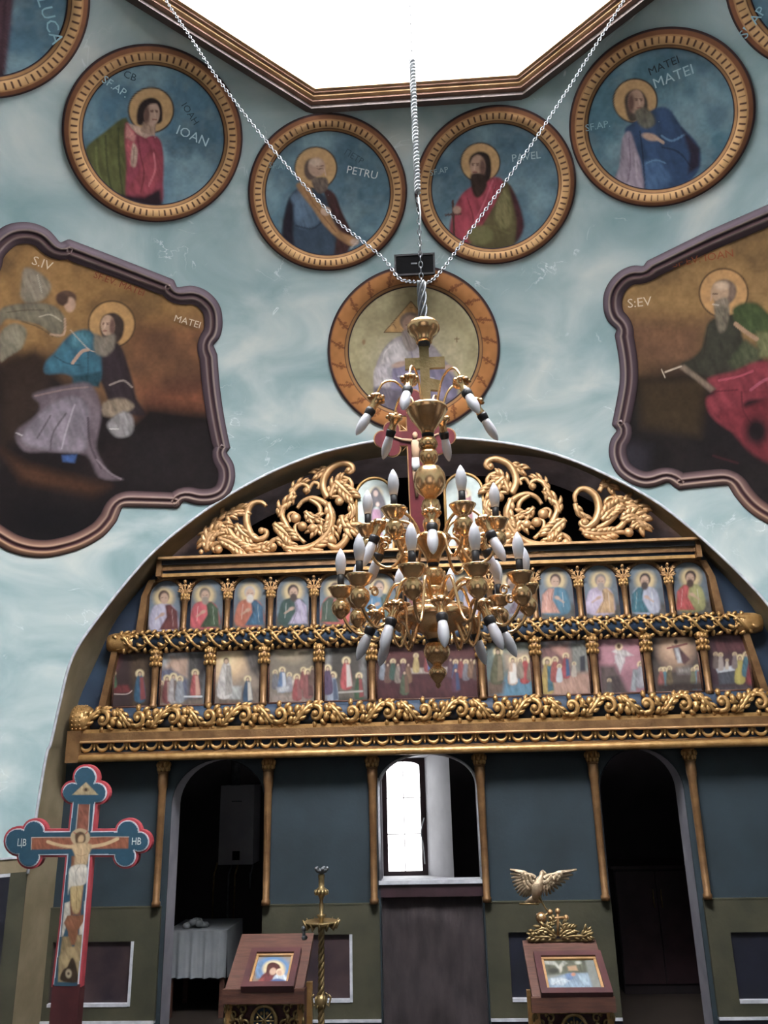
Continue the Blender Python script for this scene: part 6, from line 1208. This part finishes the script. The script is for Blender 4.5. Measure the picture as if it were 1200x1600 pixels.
# ================================================================== LECTERNS
TH = math.radians(28)
def lectern(pxl, pxr, pyf, y0, depth, label, icon_q, icon_sh, icon_base, icon_label, iz):
    xl_, xr_ = X(pxl, pyf, y0), X(pxr, pyf, y0); zf = Z(pyf, y0, (pxl+pxr)/2); T = empty('lectern', ((xl_+xr_)/2, y0+depth/2, 0), label, 'lectern')
    fwd = np.array([0, math.cos(TH), math.sin(TH)]); nrm = np.array([0, -math.sin(TH), math.cos(TH)]); o0 = np.array([0, y0, zf]); th = .03
    def slab(mb, x0, x1, d0, d1, h0, h1):
        V = [np.array([x, 0, 0])+o0+fwd*d+nrm*h for x in (x0, x1) for d in (d0, d1) for h in (h0, h1)]; return mb.add(V, [(0, 1, 3, 2), (4, 6, 7, 5), (0, 4, 5, 1), (2, 3, 7, 6), (0, 2, 6, 4), (1, 5, 7, 3)])
    L = depth/math.cos(TH); w = xr_-xl_
    mb = MB(); slab(mb, xl_, xr_, 0, L, -th, 0); o = mb.build('top_board', M['red_wood'], T); fix_normals(o)
    mb = MB(); mb.box(xl_-.008, xr_+.008, y0-.015, y0+.012, zf-.062, zf+.004); mb.build('front_lip', M['red_wood'], T)
    # gilded body: corner posts, panels with openwork scrolls
    bz = zf-.062; ix, iy0, iy1 = .018, y0+.02, y0+depth-.03
    mb = MB(); mb.box(xl_+.03, xr_-.03, iy0+.03, iy1, .05, bz); mb.build('inner_box', M['maroon'], T)
    for x in (xl_+ix, xr_-ix):
        for y in (iy0+.015, iy1): MB().box(x-.016, x+.016, y-.016, y+.016, 0, bz+(.02 if y > iy0+.1 else 0)).build('corner_post', M['gilt'], T)
    mb = MB(); cx_ = (xl_+xr_)/2
    def mpb(u, v, h): return (u, iy0+.012-h, v)
    for s in (-1, 1):
        for r_ in range(7):
            zz_ = bz-.035-.13*r_
            for dx, dzz, f in ((.115, 0, 1), (.165, -.02, -1), (.10, -.07, 1), (.145, -.065, 1), (.18, -.09, -1)):
                c = (cx_+s*dx, zz_+dzz); mb.tube([mpb(u, v, .0) for u, v in spiral(c[0], c[1], .026, .006, (.3 if s > 0 else PI-.3), f*s*1.1, 14)], [.0085, .006], 5)
                lobe(mb, (c[0]+s*.01, c[1]+.012), PI/2-s*.6, .045, .018, mpb, 0, .8, s); lobe(mb, (c[0]-s*.01, c[1]-.012), -PI/2+s*.6, .04, .016, mpb, 0, .8, s)
    mb.box(xl_+.02, xr_-.02, iy0, iy0+.014, bz-.014, bz); o = mb.build('openwork_panel', M['brass_old'], T); o['kind'] = 'stuff'
    mb = MB(); rr = .062; cz_ = bz-.085
    mb.tube([(cx_+rr*math.cos(t), iy0-.004, cz_+rr*1.15*math.sin(t)) for t in np.linspace(0, 2*PI, 28)], .010, 6, False)
    for t in (0, 45, 90, 135): c, s = math.cos(math.radians(t)), math.sin(math.radians(t)); mb.tube([(cx_-rr*c, iy0, cz_-rr*s), (cx_+rr*c, iy0, cz_+rr*s)], .004, 5)
    for t in range(0, 360, 45): mb.ball((cx_+rr*.6*math.cos(math.radians(t+22)), iy0, cz_+rr*.6*math.sin(math.radians(t+22))), .009, 6)
    mb.build('rosette', M['brass_old'], T)
    MB().add([(cx_+rr*math.cos(t), iy0+.012, cz_+rr*1.15*math.sin(t)) for t in np.linspace(0, 2*PI, 24, endpoint=False)], [tuple(range(24))]).build('rosette_backing', M['navy'], T)
    for s, x in ((-1, xl_+ix), (1, xr_-ix)):
        mb = MB()
        for i in range(16): mb.ball((x+s*.016, iy0, bz-.03-.055*i), .012, 6, (.7, 1, 1.7))
        mb.build('beaded_edge', M['brass_old'], T)
    # icon lying on the board
    def onb(px, py, h):
        d = ray(px, py); p = o0+nrm*h; t = ((p-CAM)@nrm)/(d@nrm); return CAM+d*t
    def loc(p, h): q = p-o0-nrm*h; return (float(q[0]), float(q@fwd))
    A, B = loc(onb(*icon_q[0], .03), .03), loc(onb(*icon_q[1], .03), .03)
    ax0, ax1, d0, d1 = min(A[0], B[0]), max(A[0], B[0]), min(A[1], B[1]), max(A[1], B[1])
    I = empty('framed_icon', np.array([(ax0+ax1)/2, 0, 0])+o0+fwd*d0, icon_label, 'icon')
    fr_ = .034; mb = MB(); slab(mb, ax0, ax1, d0, d1, .0005, .014); o = mb.build('backboard', M['maroon'], I); fix_normals(o)
    mb = MB(); slab(mb, ax0, ax1, d0, d0+fr_, .014, .036); slab(mb, ax0, ax1, d1-fr_, d1, .014, .036); slab(mb, ax0, ax0+fr_, d0+fr_, d1-fr_, .014, .036); slab(mb, ax1-fr_, ax1, d0+fr_, d1-fr_, .014, .036); o = mb.build('frame', M['maroon'], I); fix_normals(o)
    e = fr_; g = .013; mb = MB(); slab(mb, ax0+e, ax1-e, d0+e, d0+e+g, .014, .024); slab(mb, ax0+e, ax1-e, d1-e-g, d1-e, .014, .026); slab(mb, ax0+e, ax0+e+g, d0+e, d1-e, .014, .024); slab(mb, ax1-e-g, ax1-e, d0+e, d1-e, .014, .024); o = mb.build('gilt_fillet', M['gilt_light'], I); fix_normals(o)
    e += g; nu, nv = 90, 80; V = np.array([np.array([u, 0, 0])+o0+fwd*v+nrm*.015 for u in np.linspace(ax0+e, ax1-e, nu) for v in np.linspace(d0+e, d1-e, nv)]); me = grid_mesh('painting', V, nu, nv)
    color_mesh(me, paint(project(V), icon_sh, icon_base, .12, (0, 0, 1), .75)); link('painting', me, M['icon_paint'], I)
    return xl_, xr_, o0, fwd, nrm, L
Z8 = (330, 1340, 4.444)
MADONNA = S(Z8, [('P', '8c7460', 8, [(230, 800), (330, 790), (330, 890), (230, 890)]), ('E', '4c84b8', 10, 430, 765, 118, 78), ('P', '5c84ac', 6, [(310, 740), (360, 720), (350, 840), (310, 840)]), ('E', 'd8c088', 8, 435, 775, 78, 62), ('E', 'e0cc98', 3, 440, 770, 58, 48), ('P', '742c30', 4, [(330, 870), (350, 820), (385, 790), (400, 740), (435, 730), (475, 750), (480, 790), (440, 830), (430, 870)], 1), ('P', '5c2c28', 3, [(385, 770), (395, 740), (430, 728), (468, 745), (472, 775), (430, 760), (410, 800), (400, 830), (385, 810)], 1), ('E', 'd0a888', 3, 428, 790, 22, 26, 30), ('P', 'c4d0dc', 4, [(440, 820), (500, 805), (540, 850), (520, 875), (430, 870)], 1), ('P', '3c5c94', 4, [(420, 850), (470, 840), (530, 860), (520, 880), (410, 878)], 1), ('E', 'e0c49c', 2, 480, 795, 30, 26), ('E', 'cca080', 2, 474, 800, 16, 18), ('P', 'a84838', 4, [(330, 850), (370, 830), (360, 880), (320, 880)])])
lectern(351, 474, 1546, -1.8, .36, 'dark reddish lectern with gilded openwork body holding the mother and child icon, left of centre', [(376, 1543), (471, 1481)], MADONNA, '94887c', 'small framed icon of a mother in maroon holding a child on blue', 0)
Z6 = (780, 1340, 6.0)
NAT = S(Z6, [('P', '5c604c', 10, [(410, 940), (800, 940), (830, 1080), (440, 1100)]), ('P', 'a8a89c', 6, [(420, 965), (520, 970), (560, 1010), (600, 960), (640, 990), (560, 1050), (520, 1010), (430, 1000)]), ('P', 'b08860', 6, [(640, 1020), (720, 1010), (740, 1060), (650, 1060)]), ('E', 'b4b4a8', 5, 740, 985, 28, 16), ('E', 'b8b0a0', 4, 575, 1040, 16, 36), ('P', '7c94a8', 8, [(450, 1140), (560, 1110), (640, 1085), (830, 1080), (880, 1225), (455, 1228)]), ('P', 'a8b4bc', 6, [(480, 1130), (600, 1120), (650, 1160), (600, 1200), (480, 1190)]), ('P', '5c7ca8', 6, [(620, 1090), (700, 1080), (690, 1140), (640, 1150)]), ('E', 'c07850', 5, 695, 1095, 20, 16), ('P', '8ca4b4', 8, [(730, 1090), (830, 1090), (860, 1200), (760, 1200)]), ('E', '3c3c34', 6, 510, 1060, 50, 24), ('L', 'c8ccd0', 6, [(500, 1190), (600, 1140), (660, 1160)], .6)])
xa, xb, o0, fwd, nrm, LL = lectern(832, 958, 1559, -1.8, .36, 'dark reddish lectern crowned by a gilded cross crest, right of centre', [(846, 1553), (938, 1486)], NAT, '80847c', 'small framed icon with a pale blue scene and grey rocks', 0)
# gilded crest on the back edge of the right lectern
yq = -1.8+.36; kk = scale_at(yq, 1440)
def w6(x, y, yy=None): q = on_y(780+x/6.0, 1340+y/6.0, yq if yy is None else yy); return (float(q[0]), float(q[2]))
zb_ = float((o0+fwd*LL)[2]); CRT = empty('gilded_crest', (w6(550, 760)[0], yq, zb_), 'gilded cross between curling leaves on the top edge of the right lectern', 'carving')
def mpq(u, v, h): return (u, yq-.012-h, v)
dz6 = zb_-w6(550, 775)[1]
def W6(L): return [(w6(x, y)[0], w6(x, y)[1]+dz6) for x, y in L]
a, b = W6([(270, 765), (850, 765)]); MB().box(a[0], b[0], yq-.022, yq-.004, zb_-.004, zb_+.008).build('crest_rail', M['brass_old'], CRT)
mb = MB(); P = W6([(545, 495), (548, 730)]); mb.tube([mpq(*P[0], 0), mpq(*P[1], 0)], .008, 6); P = W6([(475, 572), (630, 560)]); mb.tube([mpq(*P[0], 0), mpq(*P[1], 0)], .008, 6)
for p in W6([(545, 500), (480, 572), (625, 562), (475, 510)]): mb.ball(mpq(*p, 0), .015, 8)
mb.build('crest_cross', M['gilt_light'], CRT)
for L, w, n in (([(530, 740), (470, 690), (400, 660), (300, 700)], .022, 5), ([(520, 750), (430, 740), (350, 740), (285, 735)], .020, 5), ([(440, 700), (420, 640), (480, 640)], .016, 4), ([(560, 740), (620, 690), (690, 670)], .022, 5), ([(580, 750), (700, 730), (800, 735), (845, 730)], .020, 5), ([(760, 740), (800, 700), (815, 670)], .018, 3), ([(600, 700), (590, 640), (620, 610)], .015, 4), ([(480, 640), (500, 600), (490, 570)], .014, 4)):
    mb = MB(); leafy(mb, spline(W6(L), 4), w, mpq, n, w*2.2, .004); mb.build('crest_leaf', M['brass_old'], CRT)
# bird with spread wings on a ball
yv = yq+.05; kv = scale_at(yv, 1400)/6.0
BRD = empty('gilded_bird', (w6(395, 600, yv)[0], yv, zb_), 'pale gilded metal bird with spread wings above the right lectern', 'bird statue')
def v6(x, y, d=0): p = w6(x, y, yv); return np.array([p[0], yv-d, p[1]])
mb = MB(); c = v6(395, 565); mb.ball(c, 52*kv, 16); mb.tube([c-[0, 0, .03], [c[0], yv-.01, zb_-.02]], [.012, .02], 8); mb.build('ball', M['brass'], BRD)
mb = MB(); mb.tube([v6(470, 515), v6(435, 475), v6(392, 400), v6(370, 350, .01)], [.008, .005, .006, .012], 6); mb.tube([c, v6(470, 515)], .006, 6); mb.ball(v6(472, 512), .010, 8); mb.build('bird_leg', M['brass_old'], BRD)
M['bird'] = mat('pale_worn_gilding', 'b8a488', .4, .5, '98846c', 40, .3, 150)
mb = MB(); mb.tube([v6(330, 390), v6(345, 330, .01), v6(355, 260, .02), v6(375, 215, .015), v6(395, 175, .01), v6(402, 140, .005), v6(405, 122)], [.012, .03, .036, .026, .014, .013, .007], 10, True, .8); mb.tube([v6(405, 128), v6(430, 140, .01), v6(440, 160, .015)], [.010, .006, .002], 6); mb.build('bird_body', M['bird'], BRD)
mb = MB(); 
for i in range(7): t = i/6; mb.tube([v6(345+20*t, 340, .005), v6(250+130*t, 428-2*t, .0)], [.008, .013], 6, True, .3)
mb.build('bird_tail', M['bird'], BRD); MB().tube([v6(190, 434), v6(372, 434)], .006, 6).build('perch_bar', M['brass_old'], BRD)
for nm, sh, tips in (('wing', (330, 190), [(100, 110), (103, 150), (112, 190), (122, 230), (135, 265), (150, 300), (168, 330), (190, 355), (220, 368), (250, 370), (280, 360)]), ('wing', (420, 195), [(725, 112), (690, 160), (655, 198), (620, 232), (585, 262), (550, 290), (515, 318), (480, 342), (445, 358), (415, 362), (390, 350)])):
    mb = MB(); s_ = -1 if sh[0] < 400 else 1
    for i, (tx_, ty_) in enumerate(tips):
        mx_, my_ = sh[0]+(tx_-sh[0])*.45, sh[1]+(ty_-sh[1])*.45-14; mb.tube([v6(sh[0], sh[1]+i*7, .012), v6(mx_, my_, .02), v6(tx_, ty_, .004)], [.010, .017, .006], 6, True, .28)
    top = [sh, (sh[0]+s_*30, sh[1]-25), (sh[0]+s_*90, sh[1]-42), tips[0]]; mb.tube([v6(x, y, .014) for x, y in spline(top, 4)], [.016, .013, .009, .004], 7)
    for r_ in range(3):
        for i in range(8): t = i/7; tip = tips[int(t*(len(tips)-1))]; f = .2+.16*r_; mb.ball(v6(sh[0]+(tip[0]-sh[0])*f, sh[1]+(tip[1]-sh[1])*f, .028-.004*r_), .010, 6, (1, .5, 1.3))
    mb.build('wing', M['bird'], BRD)
# ================================================================== CANDLE STAND
yn = -2.05; kn = scale_at(yn, 1450)
def w8(x, y): q = on_y(330+x/4.444, 1340+y/4.444, yn); return (float(q[0]), float(q[2]))
xn = X(502, 1480, yn); CS_ = empty('candle_stand', (xn, yn, 0), 'slender brass candle stand with twisted pole beside the left lectern', 'candle stand')
def zz8(y): return w8(765, y)[1]
mb = MB(); r0 = 4.6*kn; zt8 = zz8(480)
for q in range(3): mb.tube([(xn+r0*.55*math.cos(u*80+q*2*PI/3), yn+r0*.55*math.sin(u*80+q*2*PI/3), .12+(zt8-.12)*u) for u in np.linspace(0, 1, 260)], r0*.62, 6)
mb.build('twisted_pole', M['brass_old'], CS_)
mb = MB(); mb.lathe([(.17, 0), (.17, .02), (.10, .05), (.04, .09), (.025, .14)], (xn, yn, 0), 20); mb.build('foot', M['brass_old'], CS_)
mb = MB(); mb.lathe([(r0*1.0, zz8(490)), (r0*1.5, zz8(478)), (r0*.8, zz8(465)), (r0*.7, zz8(430)), (r0*1.7, zz8(398)), (r0*.6, zz8(388)), (r0*.8, zz8(330)), (r0*.5, zz8(300)), (r0*1.0, zz8(270)), (r0*2.0, zz8(240)), (r0*2.3, zz8(228)), (r0*1.0, zz8(205)), (r0*1.0, zz8(150)), (r0*1.2, zz8(122)), (r0*.6, zz8(112))], (xn, yn, 0), 14); mb.build('upper_stem', M['brass_old'], CS_)
mb = MB(); 
for i in range(10): a = i*2*PI/10; mb.ball((xn+r0*2.0*math.cos(a), yn+r0*2.0*math.sin(a), zz8(240)), r0*.6, 6, (1, 1, 1.6))
mb.build('stem_ornament', M['brass_old'], CS_)
mb = MB(); mb.lathe([(r0*.6, zz8(112)), (r0*1.9, zz8(100)), (r0*2.2, zz8(78)), (r0*2.0, zz8(78)), (r0*1.2, zz8(95))], (xn, yn, 0), 12)
for i in range(5): a = i*2*PI/5; mb.ball((xn+r0*2.0*math.cos(a), yn+r0*2.0*math.sin(a), zz8(76)), r0*.7, 6)
mb.build('candle_cup', M['steel'], CS_)
zp = zz8(452); R8 = 27*kn
mb = MB(); mb.lathe([(r0, zp-.012), (R8*.8, zp-.008), (R8, zp+.006), (R8*.96, zp+.008), (R8*.7, zp)], (xn-.0, yn, 0), 20)
for i in range(12):
    a = i*2*PI/12; e = np.array([math.cos(a), math.sin(a), 0])
    mb.tube([np.array([xn, yn, zp-.006])+e*R8*.55, np.array([xn, yn, zp-.018])+e*R8*.85, np.array([xn, yn, zp+.012])+e*R8*1.1], [.006, .014, .004], 6, True, .5)
mb.build('leafy_drip_tray', M['brass_old'], CS_)
mb = MB(); c = np.array([xn-R8*1.02, yn, zp-.02]); mb.tube([c, c+[0, 0, -.05]], .008, 6); mb.ball(c+[0, 0, -.005], .014, 8); mb.ball(c+[.003, 0, -.045], .016, 8, (1, 1, .8)); mb.build('tray_hook', M['steel'], CS_)
zo_ = zz8(1000); mb = MB(); mb.lathe([(r0*1.1, zo_-.03), (r0*1.9, zo_-.012), (r0*1.9, zo_+.012), (r0*1.1, zo_+.03)], (xn, yn, 0), 12)
for i in range(6): a = i*PI/3; e = np.array([math.cos(a), math.sin(a), 0]); c = np.array([xn, yn, zo_]); mb.tube([c+e*r0, c+e*r0*2.6+[0, 0, -.02], c+e*r0*3.2+[0, 0, .02], c+e*r0*2.4+[0, 0, .03]], [.004, .006, .004], 5)
mb.build('pole_knop', M['brass_old'], CS_)
